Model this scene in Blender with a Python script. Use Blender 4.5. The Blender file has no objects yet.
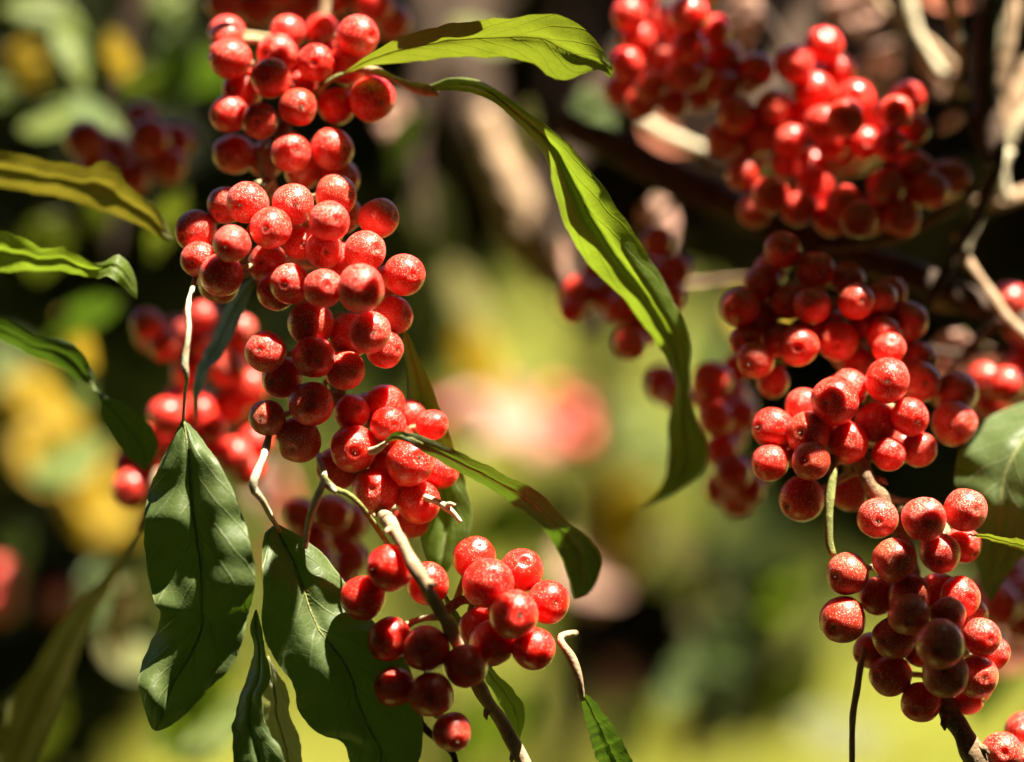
import bpy, math, random
from mathutils import Vector, Matrix, Quaternion, noise as mnoise

random.seed(11)
sc = bpy.context.scene
COL = sc.collection
rad = math.radians

# ------------------------------------------------------------------ camera
W0, NPX = 0.172, 1024.0            # width of the plane in focus, metres (a berry is 7 mm)
HF = rad(20.0)
D0 = W0 / (2 * math.tan(HF / 2))
PITCH = rad(8.0)
CAM = Vector((0, 0, 1.35))
RT = Vector((1, 0, 0))
FW = Vector((0, math.cos(PITCH), -math.sin(PITCH)))
UP = Vector((0, math.sin(PITCH), math.cos(PITCH)))
MPX = W0 / NPX                     # metres per pixel in the focus plane

def P(x, y, z=0.0):
    """photo position at z millimetres behind the plane in focus"""
    d = D0 + z * 0.001
    k = MPX * d / D0
    return CAM + RT * ((x - 512) * k) + UP * ((381 - y) * k) + FW * d

def proj(p):
    v = p - CAM
    d = v.dot(FW)
    k = MPX * d / D0
    return 512 + v.dot(RT) / k, 381 - v.dot(UP) / k, (d - D0) * 1000

cam = bpy.data.objects.new('camera', bpy.data.cameras.new('camera'))
COL.objects.link(cam)
sc.camera = cam
cam.location = CAM
cam.rotation_euler = (math.pi / 2 - PITCH, 0, 0)
cam.data.sensor_width = 36
cam.data.lens = 18 / math.tan(HF / 2)
cam.data.clip_start = 0.02
cam.data.clip_end = 2000
cam.data.dof.use_dof = True
cam.data.dof.focus_distance = D0 - 0.002
cam.data.dof.aperture_fstop = 4.2
cam.data.dof.aperture_blades = 0

# ------------------------------------------------------------------ light
SUN = (RT * 0.30 + UP * 0.88 - FW * 0.19).normalized()
el = math.asin(SUN.z)
az = math.atan2(SUN.x, SUN.y)
sun = bpy.data.objects.new('sun', bpy.data.lights.new('sun', 'SUN'))
COL.objects.link(sun)
sun.data.energy = 5.0
sun.data.angle = rad(0.5)
sun.data.color = (1.0, 0.91, 0.74)
sun.rotation_euler = (-SUN).to_track_quat('-Z', 'Y').to_euler()
sun.location = (0.5, -0.5, 6)
w = bpy.data.worlds.new('World')
sc.world = w
w.use_nodes = True
nt = w.node_tree
sky = nt.nodes.new('ShaderNodeTexSky')
sky.sky_type = 'NISHITA'
sky.sun_disc = False
sky.sun_elevation = el
sky.sun_rotation = az
nt.links.new(sky.outputs[0], nt.nodes['Background'].inputs[0])
nt.nodes['Background'].inputs[1].default_value = 0.06
sc.view_settings.view_transform = 'Standard'
sc.view_settings.look = 'None'
sc.view_settings.gamma = 1
sc.view_settings.exposure = 2.2
sc.render.engine = 'CYCLES'
sc.cycles.use_denoising = True
sc.cycles.max_bounces = 8
sc.cycles.diffuse_bounces = 4
sc.cycles.transmission_bounces = 6
sc.cycles.caustics_reflective = False
sc.cycles.caustics_refractive = False
sc.cycles.sample_clamp_indirect = 6

# ------------------------------------------------------------------ materials
class NT:
    def __init__(s, name):
        s.m = bpy.data.materials.new(name)
        s.m.use_nodes = True
        s.t = s.m.node_tree
        s.t.nodes.clear()
        s.out = s.t.nodes.new('ShaderNodeOutputMaterial')
    def n(s, typ, ins=None, **kw):
        nd = s.t.nodes.new('ShaderNode' + typ)
        for k, v in kw.items():
            setattr(nd, k, v)
        for k, v in (ins or {}).items():
            if hasattr(v, 'is_output'):
                s.t.links.new(v, nd.inputs[k])
            else:
                nd.inputs[k].default_value = v
        return nd
    def math(s, op, a, b=0.0, c=None, clamp=False):
        ins = {0: a, 1: b}
        if c is not None: ins[2] = c
        return s.n('Math', ins, operation=op, use_clamp=clamp).outputs[0]
    def ramp(s, v, stops):
        nd = s.n('ValToRGB', {0: v})
        e = nd.color_ramp.elements
        while len(e) < len(stops): e.new(0.5)
        for i, (p, c) in enumerate(stops):
            e[i].position = p
            e[i].color = (c, c, c, 1) if isinstance(c, (int, float)) else (*c, 1)
        return nd.outputs[0]
    def mix(s, f, a, b):
        nd = s.n('Mix', data_type='RGBA')
        for k, v in ((0, f), (6, a), (7, b)):
            if hasattr(v, 'is_output'): s.t.links.new(v, nd.inputs[k])
            else: nd.inputs[k].default_value = v if k == 0 else (*v, 1)
        return nd.outputs[2]
    def surf(s, sh):
        s.t.links.new(sh, s.out.inputs[0])
        return s.m

def berry_material():
    t = NT('berry skin')
    oi = t.n('ObjectInfo')
    tc = t.n('TexCoord').outputs['Object']
    off = t.n('VectorMath', {0: oi.outputs['Random'], 1: (37.0, 91.0, 53.0)}, operation='MULTIPLY').outputs[0]
    v = t.n('VectorMath', {0: tc, 1: off}, operation='ADD').outputs[0]
    col = t.n('SeparateColor', {0: oi.outputs['Color']})
    ripe_shade, scaly = col.outputs[0], col.outputs[1]
    big = t.n('TexNoise', {'Vector': v, 'Scale': 1.3, 'Detail': 3.0}).outputs[0]
    red = t.mix(t.ramp(big, [(0.3, 0.0), (0.7, 1.0)]), (0.60, 0.004, 0.002), (0.78, 0.016, 0.004))
    brown = t.mix(t.ramp(big, [(0.3, 0.0), (0.7, 1.0)]), (0.32, 0.024, 0.012), (0.46, 0.075, 0.024))  # maroon-brown skin, also used to paint in shade on the darker berries
    base = t.mix(ripe_shade, brown, red)
    # silvery scales: tiny irregular flecks, thinner in patches
    vor = t.n('TexVoronoi', {'Vector': v, 'Scale': 12.0, 'Randomness': 1.0})
    fle = t.ramp(vor.outputs['Distance'], [(0.27, 1.0), (0.41, 0.0)])
    fine = t.n('TexNoise', {'Vector': v, 'Scale': 24.0, 'Detail': 2.0, 'Roughness': 0.6}).outputs[0]
    fin = t.ramp(fine, [(0.56, 0.0), (0.62, 1.0)])
    patch = t.n('TexNoise', {'Vector': v, 'Scale': 2.2, 'Detail': 2.0}).outputs[0]
    patch2 = t.ramp(t.n('TexNoise', {'Vector': v, 'Scale': 1.1, 'Detail': 4.0, 'Roughness': 0.7}).outputs[0], [(0.34, 0.0), (0.66, 1.0)])
    dens = t.math('ADD', t.math('MULTIPLY', patch2, 0.75), t.math('SUBTRACT', scaly, 0.31))
    cellr = t.n('SeparateColor', {0: vor.outputs['Color']}).outputs[0]
    keep = t.math('LESS_THAN', cellr, dens)
    spk = t.math('MULTIPLY', fle, keep)
    spk = t.math('MAXIMUM', spk, t.math('MULTIPLY', fin, t.math('MULTIPLY', dens, 0.75)), clamp=True)
    bump = t.n('Bump', {'Strength': 0.35, 'Distance': 0.00012, 'Height': spk})
    skin = t.n('BsdfPrincipled', {'Base Color': base, 'Roughness': 0.33, 'Subsurface Weight': 1.0,
               'Subsurface Radius': (1.0, 0.09, 0.03), 'Subsurface Scale': 0.0030, 'IOR': 1.42,
               'Coat Weight': 0.25, 'Coat Roughness': 0.25, 'Normal': bump.outputs[0]})
    scale_col = t.mix(cellr, (0.68, 0.36, 0.24), (0.92, 0.76, 0.62))
    scale_col = t.mix(t.ramp(ripe_shade, [(0.1, 1.0), (0.6, 0.0)]), scale_col, (0.66, 0.36, 0.20))
    sca = t.n('BsdfPrincipled', {'Base Color': scale_col, 'Roughness': 0.35, 'Specular IOR Level': 1.0,
              'Sheen Weight': 0.15, 'Normal': bump.outputs[0]})
    ms = t.n('MixShader', {0: t.math('MULTIPLY', spk, 0.74), 1: skin.outputs[0], 2: sca.outputs[0]})
    return t.surf(ms.outputs[0])

def leaf_material(name, top, under, thru, trans=0.45, gloss=0.38, vein=(0.30, 0.33, 0.14), scurf=0.25, blotch=None):
    t = NT(name)
    uv = t.n('TexCoord').outputs['UV']
    sx = t.n('SeparateXYZ', {0: uv})
    u, v = sx.outputs[0], sx.outputs[1]
    a = t.math('ABSOLUTE', t.math('SUBTRACT', u, 0.5))
    ob = t.n('TexCoord').outputs['Object']
    rnd = t.n('ObjectInfo').outputs['Random']
    no = t.n('TexNoise', {'Vector': ob, 'Scale': 90.0, 'Detail': 4.0}).outputs[0]
    # side veins sweep forward from the midrib
    wv = t.math('FRACT', t.math('ADD', t.math('SUBTRACT', t.math('MULTIPLY', v, 9.0), t.math('MULTIPLY', a, 4.2)), t.math('MULTIPLY', no, 0.5)))
    tri = t.math('ABSOLUTE', t.math('SUBTRACT', wv, 0.5))
    side = t.ramp(tri, [(0.0, 1.0), (0.075, 0.0)])
    net = t.n('TexVoronoi', {'Vector': ob, 'Scale': 700.0}, feature='DISTANCE_TO_EDGE').outputs['Distance']
    netm = t.ramp(net, [(0.0, 1.0), (0.10, 0.0)])
    mid = t.ramp(a, [(0.012, 1.0), (0.032, 0.0)])
    edge = t.ramp(a, [(0.470, 0.0), (0.495, 1.0)])
    back = t.n('NewGeometry').outputs['Backfacing']
    c = t.mix(back, top, under)
    c = t.mix(t.ramp(no, [(0.35, 0.0), (0.75, 0.55)]), c, tuple(min(1, x * 1.7 + 0.01) for x in top))
    if blotch:
        bn = t.n('TexNoise', {'Vector': ob, 'Scale': 55.0, 'Detail': 5.0, 'Roughness': 0.65}).outputs[0]
        c = t.mix(t.ramp(bn, [(0.50, 0.0), (0.62, 0.85)]), c, blotch)
    c = t.mix(t.math('MULTIPLY', side, 0.65), c, vein)
    c = t.mix(t.math('MULTIPLY', netm, 0.32), c, vein)
    c = t.mix(t.math('MULTIPLY', mid, 0.75), c, vein)
    c = t.mix(t.math('MULTIPLY', edge, 0.75), c, tuple(x * 1.25 for x in vein))
    dots = t.n('TexVoronoi', {'Vector': ob, 'Scale': 2600.0}).outputs['Distance']
    sp = t.n('TexNoise', {'Vector': ob, 'Scale': 160.0, 'Detail': 2.0}).outputs[0]
    dm = t.math('MULTIPLY', t.ramp(dots, [(0.16, 1.0), (0.28, 0.0)]), t.ramp(sp, [(0.45, 0.0), (0.70, 1.0)]))
    c = t.mix(t.math('MULTIPLY', dm, scurf), c, (0.55, 0.52, 0.38))
    sv = t.n('TexVoronoi', {'Vector': ob, 'Scale': 150.0})
    svr = t.n('SeparateColor', {0: sv.outputs['Color']})
    spot = t.math('MULTIPLY', t.ramp(t.math('ADD', sv.outputs['Distance'], t.math('MULTIPLY', no, 0.25)), [(0.20, 1.0), (0.27, 0.0)]), t.math('GREATER_THAN', svr.outputs[0], 0.70))
    c = t.mix(t.math('MULTIPLY', spot, 0.8), c, (0.13, 0.065, 0.022))
    fn = t.n('TexNoise', {'Vector': ob, 'Scale': 420.0, 'Detail': 3.0}).outputs[0]
    hgt = t.math('ADD', t.math('MULTIPLY', side, -0.4), t.math('MULTIPLY', netm, -0.10))
    bmp = t.n('Bump', {'Strength': 0.5, 'Distance': 0.0004, 'Height': t.math('ADD', hgt, t.math('ADD', t.math('MULTIPLY', no, 1.5), t.math('MULTIPLY', fn, 0.35)))})
    pr = t.n('BsdfPrincipled', {'Base Color': c, 'Roughness': t.math('ADD', t.math('MULTIPLY', fn, 0.30), gloss - 0.10), 'Specular IOR Level': 0.32, 'Normal': bmp.outputs[0]})
    tcol = t.mix(t.math('MULTIPLY', t.math('MAXIMUM', t.math('MULTIPLY', netm, 0.5), t.math('MAXIMUM', side, t.math('MAXIMUM', mid, edge))), 0.7), thru, tuple(x * 0.55 for x in thru))
    tcol = t.mix(t.ramp(no, [(0.35, 0.0), (0.7, 0.5)]), tcol, tuple(x * 0.6 for x in thru))
    tr = t.n('BsdfTranslucent', {'Color': tcol, 'Normal': bmp.outputs[0]})
    ms = t.n('MixShader', {0: trans, 1: pr.outputs[0], 2: tr.outputs[0]})
    return t.surf(ms.outputs[0])

def bark_material(name, dark, light, scale=900.0, fleck=(0.5, 0.42, 0.3), amt=0.5):
    t = NT(name)
    ob = t.n('TexCoord').outputs['Object']
    n1 = t.n('TexNoise', {'Vector': ob, 'Scale': scale * 0.22, 'Detail': 6.0, 'Roughness': 0.65}).outputs[0]
    n2 = t.n('TexNoise', {'Vector': ob, 'Scale': scale * 1.6, 'Detail': 3.0}).outputs[0]
    vo = t.n('TexVoronoi', {'Vector': ob, 'Scale': scale}).outputs['Distance']
    c = t.mix(t.ramp(n1, [(0.32, 0.0), (0.68, 1.0)]), dark, light)
    c = t.mix(t.math('MULTIPLY', t.ramp(vo, [(0.18, 1.0), (0.36, 0.0)]), amt), c, fleck)
    h = t.math('ADD', n1, t.math('MULTIPLY', n2, 0.35))
    b = t.n('Bump', {'Strength': 0.9, 'Distance': 0.0005, 'Height': h})
    return t.surf(t.n('BsdfPrincipled', {'Base Color': c, 'Roughness': 0.75, 'Specular IOR Level': 0.25, 'Normal': b.outputs[0]}).outputs[0])

def plain_leafage(name, c1, c2, thru, trans=0.35, scale=6.0):
    t = NT(name)
    ob = t.n('TexCoord').outputs['Object']
    n1 = t.n('TexNoise', {'Vector': ob, 'Scale': scale, 'Detail': 5.0, 'Roughness': 0.7}).outputs[0]
    c = t.mix(t.ramp(n1, [(0.35, 0.0), (0.65, 1.0)]), c1, c2)
    pr = t.n('BsdfPrincipled', {'Base Color': c, 'Roughness': 0.5})
    tr = t.n('BsdfTranslucent', {'Color': (*thru, 1)})
    return t.surf(t.n('MixShader', {0: trans, 1: pr.outputs[0], 2: tr.outputs[0]}).outputs[0])

M = {}
M['berry'] = berry_material()
M['calyx'] = bark_material('dried calyx', (0.30, 0.15, 0.07), (0.66, 0.48, 0.30), 3000)
M['stalk'] = bark_material('scaly stalk', (0.30, 0.24, 0.10), (0.55, 0.48, 0.28), 3000, (0.75, 0.68, 0.50))
M['pale'] = bark_material('pale scaly twig', (0.36, 0.29, 0.16), (0.72, 0.65, 0.46), 1500, (0.26, 0.16, 0.08))
M['tan'] = bark_material('tan bark', (0.26, 0.16, 0.085), (0.54, 0.38, 0.24), 1300, (0.25, 0.14, 0.08))
M['brown'] = bark_material('brown bark', (0.10, 0.06, 0.032), (0.28, 0.19, 0.10), 1400, (0.42, 0.32, 0.20), 0.6)
M['dark'] = bark_material('dark bark', (0.030, 0.018, 0.012), (0.085, 0.05, 0.03), 500, (0.2, 0.13, 0.08), 0.25)
M['green_stalk'] = bark_material('green stalk', (0.14, 0.17, 0.04), (0.32, 0.33, 0.10), 2500, (0.5, 0.45, 0.25), 0.5)
G = dict
M['leaf_dark'] = leaf_material('dark green leaf', (0.028, 0.060, 0.012), (0.08, 0.11, 0.03), (0.14, 0.26, 0.015), 0.24, 0.45, vein=(0.16, 0.19, 0.08))
M['leaf_bright'] = leaf_material('bright green leaf', (0.075, 0.125, 0.010), (0.11, 0.14, 0.02), (0.26, 0.37, 0.02), 0.48, 0.42)
M['leaf_olive'] = leaf_material('olive leaf', (0.085, 0.115, 0.018), (0.13, 0.13, 0.04), (0.21, 0.27, 0.015), 0.46, 0.48, blotch=(0.17, 0.10, 0.03))
M['leaf_brown'] = leaf_material('browning leaf', (0.13, 0.125, 0.025), (0.17, 0.15, 0.04), (0.30, 0.25, 0.02), 0.32, 0.5, blotch=(0.22, 0.12, 0.04))
M['leaf_yellow'] = leaf_material('yellow leaf', (0.38, 0.23, 0.001), (0.38, 0.24, 0.001), (0.60, 0.37, 0.001), 0.5, 0.5, vein=(0.32, 0.26, 0.03))
M['leaf_silver'] = leaf_material('silvery leaf underside', (0.30, 0.29, 0.17), (0.46, 0.43, 0.30), (0.40, 0.42, 0.12), 0.35, 0.5, vein=(0.5, 0.46, 0.3), scurf=0.6)
M['leaf_pink'] = leaf_material('withered pinkish leaf', (0.50, 0.22, 0.17), (0.60, 0.38, 0.29), (0.62, 0.22, 0.14), 0.4, 0.5, vein=(0.5, 0.3, 0.22))

# ------------------------------------------------------------------ mesh helpers
def tag(o, label=None, cat=None, group=None, kind=None):
    if label: o['label'] = label
    if cat: o['category'] = cat
    if group: o['group'] = group
    if kind: o['kind'] = kind
    return o

def empty(name, loc, label, cat, group=None):
    o = bpy.data.objects.new(name, None)
    COL.objects.link(o)
    o.location = loc
    o.empty_display_size = 0.005
    return tag(o, label, cat, group)

def mesh(name, verts, faces, mats, uvs=None, smooth=True, fm=None):
    me = bpy.data.meshes.new(name)
    me.from_pydata([tuple(v) for v in verts], [], faces)
    for m in (mats if isinstance(mats, list) else [mats]):
        me.materials.append(m)
    if uvs:
        l = me.uv_layers.new(name='UVMap')
        for lp in me.loops:
            l.data[lp.index].uv = uvs[lp.vertex_index]
    if fm:
        me.polygons.foreach_set('material_index', fm)
    if smooth:
        me.polygons.foreach_set('use_smooth', [True] * len(me.polygons))
    me.update()
    return me

def link(name, me, loc=(0, 0, 0), parent=None, pm=None):
    """pm: world matrix of the parent, for meshes given in world space around loc"""
    o = bpy.data.objects.new(name, me)
    COL.objects.link(o)
    o.location = loc
    if parent is not None:
        o.parent = parent
        if pm is not None:
            o.matrix_parent_inverse = pm.inverted()
    return o

def catmull(pts, n):
    pts = [tuple(p) for p in pts]
    k = len(pts[0])
    # chord-length resample of a Catmull-Rom curve
    ext = [tuple(2 * pts[0][i] - pts[1][i] for i in range(k))] + pts + [tuple(2 * pts[-1][i] - pts[-2][i] for i in range(k))]
    dense = []
    for s in range(len(pts) - 1):
        p0, p1, p2, p3 = ext[s:s + 4]
        for j in range(16):
            t = j / 16
            dense.append(tuple(0.5 * (2 * p1[i] + (-p0[i] + p2[i]) * t + (2 * p0[i] - 5 * p1[i] + 4 * p2[i] - p3[i]) * t * t
                               + (-p0[i] + 3 * p1[i] - 3 * p2[i] + p3[i]) * t ** 3) for i in range(k)))
    dense.append(pts[-1])
    L = [0]
    for a, b in zip(dense, dense[1:]):
        L.append(L[-1] + math.hypot(a[0] - b[0], a[1] - b[1], 0.5 * ((a[2] - b[2]) if k > 2 else 0)) + 1e-9)
    out, j = [], 0
    for i in range(n):
        d = L[-1] * i / (n - 1)
        while j < len(L) - 2 and L[j + 1] < d: j += 1
        f = (d - L[j]) / (L[j + 1] - L[j])
        f = max(0, min(1, f))
        out.append(tuple(dense[j][q] + (dense[j + 1][q] - dense[j][q]) * f for q in range(k)))
    return out

def tube_data(pts, radii, seg=10, rough=0.0, nodes=0.0, V=None, F=None, sc_n=250.0):
    V = [] if V is None else V
    F = [] if F is None else F
    b0 = len(V)
    n = len(pts)
    ref = Vector((0.31, 0.53, 0.79)).normalized()
    prev = None
    for i, p in enumerate(pts):
        tg = (pts[min(i + 1, n - 1)] - pts[max(i - 1, 0)]).normalized()
        if prev is None:
            a = tg.cross(ref)
            if a.length < 0.1: a = tg.cross(Vector((1, 0, 0)))
        else:
            a = prev - tg * prev.dot(tg)
        a.normalize()
        prev = a
        b = tg.cross(a)
        for s in range(seg):
            th = 2 * math.pi * s / seg
            d = a * math.cos(th) + b * math.sin(th)
            r = radii[i]
            if rough:
                r *= 1 + rough * mnoise.noise((p + d * radii[i]) * sc_n)
            V.append(p + d * r)
    for i in range(n - 1):
        for s in range(seg):
            s2 = (s + 1) % seg
            F.append((b0 + i * seg + s, b0 + i * seg + s2, b0 + (i + 1) * seg + s2, b0 + (i + 1) * seg + s))
    F.append(tuple(b0 + s for s in reversed(range(seg))))
    F.append(tuple(b0 + (n - 1) * seg + s for s in range(seg)))
    return V, F

def px_path(pts, n=24):
    """[(x, y, z_mm, diameter_px)] -> world points and radii"""
    cs = catmull([(p[0], p[1], p[2] / 0.168 * 1.0, p[3]) for p in pts], n)
    wp = [P(c[0], c[1], c[2] * 0.168) for c in cs]
    rr = [max(0.3, c[3]) * 0.5 * MPX * (D0 + c[2] * 0.000168) / D0 for c in cs]
    return wp, rr

def twig(name, label, cat, pts, mat, group=None, rough=0.25, n=40, parent=None, pm=None, seg=12, nodes=0):
    wp, rr = px_path(pts, n)
    if rough:
        for i in range(1, n - 1):
            rr[i] *= 1 + 0.10 * mnoise.noise(wp[i] * 160)
    base = wp[0] if parent is None else Vector((0, 0, 0))
    V, F = tube_data([p - base for p in wp], rr, seg, rough)
    o = link(name, mesh(name, V, F, mat), base, parent, pm)
    if parent is None:
        tag(o, label, cat, group)
        if nodes:
            pm = Matrix.Translation(base)
            for q in range(nodes):
                i = int((q + random.uniform(.2, .8)) * n / nodes)
                i = max(2, min(n - 3, i))
                tg = (wp[i + 1] - wp[i - 1]).normalized()
                sd = (RT * random.choice((-1, 1)) - FW * random.uniform(0, .8))
                sd = (sd - tg * sd.dot(tg)).normalized()
                r = rr[i]
                V2, F2 = tube_data([wp[i] + sd * r * .3, wp[i] + sd * r * 1.0 + tg * r * .1, wp[i] + sd * r * 1.45 + tg * r * .45, wp[i] + sd * r * 1.6 + tg * r * 1.0], [r * .62, r * .52, r * .34, r * .10], 8, .3)
                link('bud', mesh('bud', V2, F2, mat), (0, 0, 0), o, pm)
    return o, wp

def part_tube(name, pts, mat, parent, pm, rough=0.25, n=14, seg=8):
    return twig(name, None, None, pts, mat, None, rough, n, parent, pm, seg)[0]

# ------------------------------------------------------------------ leaves drawn edge by edge, each edge with its own depth
def leaf(label, A, B, mat, bulge=1.5, wave=0.8, petiole=None, pmat='green_stalk', rib=2.2, name='leaf', group=None, ribmat='green_stalk', cat='leaf', N=56, K=14, curl=0.0):
    ea, eb = catmull(A, N), catmull(B, N)
    rows, seed = [], random.random() * 50
    jit = lambda e, q: [(x + 2.0 * math.sin(math.pi * i / (N - 1)) * mnoise.noise(Vector((i * .31, q, seed))) + .7 * mnoise.noise(Vector((i * .9, q, seed))) * (0 < i < N - 1),
                         y + 2.0 * math.sin(math.pi * i / (N - 1)) * mnoise.noise(Vector((i * .27, q + 5, seed))) + .8 * mnoise.noise(Vector((i * .8, q + 9, seed))) * (0 < i < N - 1), z) for i, (x, y, z) in enumerate(e)]
    ea, eb = jit(ea, 0), jit(eb, 20)
    for i in range(N):
        a, b = ea[i], eb[i]
        v = i / (N - 1)
        row = []
        wpx = math.hypot(a[0] - b[0], a[1] - b[1])
        for j in range(K + 1):
            u = j / K
            x = a[0] + (b[0] - a[0]) * u
            y = a[1] + (b[1] - a[1]) * u
            z = a[2] + (b[2] - a[2]) * u
            env = min(1, wpx / 50)
            z += -bulge * 4 * u * (1 - u) * env + bulge * 0.9 * math.exp(-((u - 0.5) / 0.07) ** 2) * env
            z += curl * (abs(2 * u - 1) ** 3) * env
            z += wave * env * (mnoise.noise(Vector((v * 6, u * 2.5, seed))) + 0.9 * abs(2 * u - 1) * mnoise.noise(Vector((v * 11, (1 if u > .5 else 0) * 7, seed + 9))))
            row.append(P(x, y, z))
        rows.append(row)
    base = rows[0][K // 2].copy()
    V, F, UV = [], [], []
    for i in range(N):
        for j in range(K + 1):
            V.append(rows[i][j] - base)
            UV.append((j / K, i / (N - 1)))
    for i in range(N - 1):
        for j in range(K):
            q = i * (K + 1) + j
            F.append((q, q + 1, q + K + 2, q + K + 1))
    o = link(name, mesh(name, V, F, M[mat], UV), base)
    tag(o, label, cat, group)
    mp = [rows[i][K // 2] - base - FW * 0.0001 for i in range(0, N, 2)]
    m = len(mp)
    rr = [MPX * rib * 0.5 * (1 - 0.8 * i / (m - 1)) for i in range(m)]
    V2, F2 = tube_data(mp, rr, 7)
    link('midrib', mesh('midrib', V2, F2, M[ribmat]), (0, 0, 0), o)
    if petiole:
        part_tube('petiole', petiole, M[pmat], o, Matrix.Translation(base), 0.25, 20)
    return o

# ------------------------------------------------------------------ berries
def berry_mesh(seed):
    rng = random.Random(seed)
    nu, nv = 36, 26
    V, F = [], []
    sq = 1 + rng.uniform(-0.07, 0.13)
    ex = 1 + rng.uniform(-0.05, 0.05)
    dd = rng.uniform(0.05, 0.17)
    dw = rng.uniform(0.13, 0.25)
    dent = Vector((rng.gauss(0, 1), rng.gauss(0, 1), rng.gauss(0, .5))).normalized()
    da = rng.choice((0, 0, .04, .07))
    def shape(d):
        rho = math.hypot(d.x, d.y)
        r = 1 - da * math.exp(-((d - dent).length / .45) ** 2) + 0.050 * mnoise.noise(d * 1.1 + Vector((seed * 3.1, 0, 0))) + 0.008 * mnoise.noise(d * 4 + Vector((0, seed * 2.3, 0)))
        p = d * r
        p.z *= sq
        p.x *= ex
        if d.z > 0: p.z -= dd * math.exp(-(rho / dw) ** 2) - 0.02 * math.exp(-((rho - 0.34) / 0.12) ** 2)
        else: p.z += 0.09 * math.exp(-(rho / 0.2) ** 2)
        return p
    V.append(shape(Vector((0, 0, -1))))
    for i in range(1, nv):
        th = math.pi * i / nv
        for j in range(nu):
            ph = 2 * math.pi * j / nu
            V.append(shape(Vector((math.sin(th) * math.cos(ph), math.sin(th) * math.sin(ph), -math.cos(th)))))
    V.append(shape(Vector((0, 0, 1))))
    for j in range(nu):
        F.append((0, 1 + (j + 1) % nu, 1 + j))
        F.append((len(V) - 1, 1 + (nv - 2) * nu + j, 1 + (nv - 2) * nu + (j + 1) % nu))
    for i in range(nv - 2):
        for j in range(nu):
            a, b = 1 + i * nu + j, 1 + i * nu + (j + 1) % nu
            F.append((a, b, b + nu, a + nu))
    me = mesh('berry', V, F, M['berry'])
    me['tip'] = sq - dd
    return me
BPOS = []
BERRIES = [berry_mesh(s) for s in range(14)]

def calyx_mesh(seed):
    rng = random.Random(seed)
    V, F = [Vector((0, 0, 0.0))], []
    n = 8
    for ring, (r0, z0) in enumerate(((0.05, 0.015), (0.12, 0.035))):
        for j in range(n):
            ph = 2 * math.pi * j / n
            k = ((1.5 if j % 2 == 0 else 0.5) * rng.uniform(.6, 1.25)) if ring else 1
            r = r0 * k * rng.uniform(0.8, 1.2)
            V.append(Vector((r * math.cos(ph), r * math.sin(ph), z0 + (0.05 if ring and j % 2 == 0 else 0) * rng.uniform(0.4, 1.4))))
    for j in range(n):
        j2 = (j + 1) % n
        F.append((0, 1 + j, 1 + j2))
        F.append((1 + j, 1 + n + j, 1 + n + j2, 1 + j2))
    b0 = len(V)
    tip = [Vector((0, 0, -0.02)), Vector((0.01, 0, 0.05)), Vector((rng.uniform(-.08, .08), rng.uniform(-.08, .08), rng.choice((.06, .12, .22)) * rng.uniform(0.6, 1.3)))]
    tube_data(tip, [0.035, 0.03, 0.018], 6, V=V, F=F)
    return mesh('calyx', V, F, M['calyx'])
CALYX = [calyx_mesh(s) for s in range(8)]
STALK = []

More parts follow.
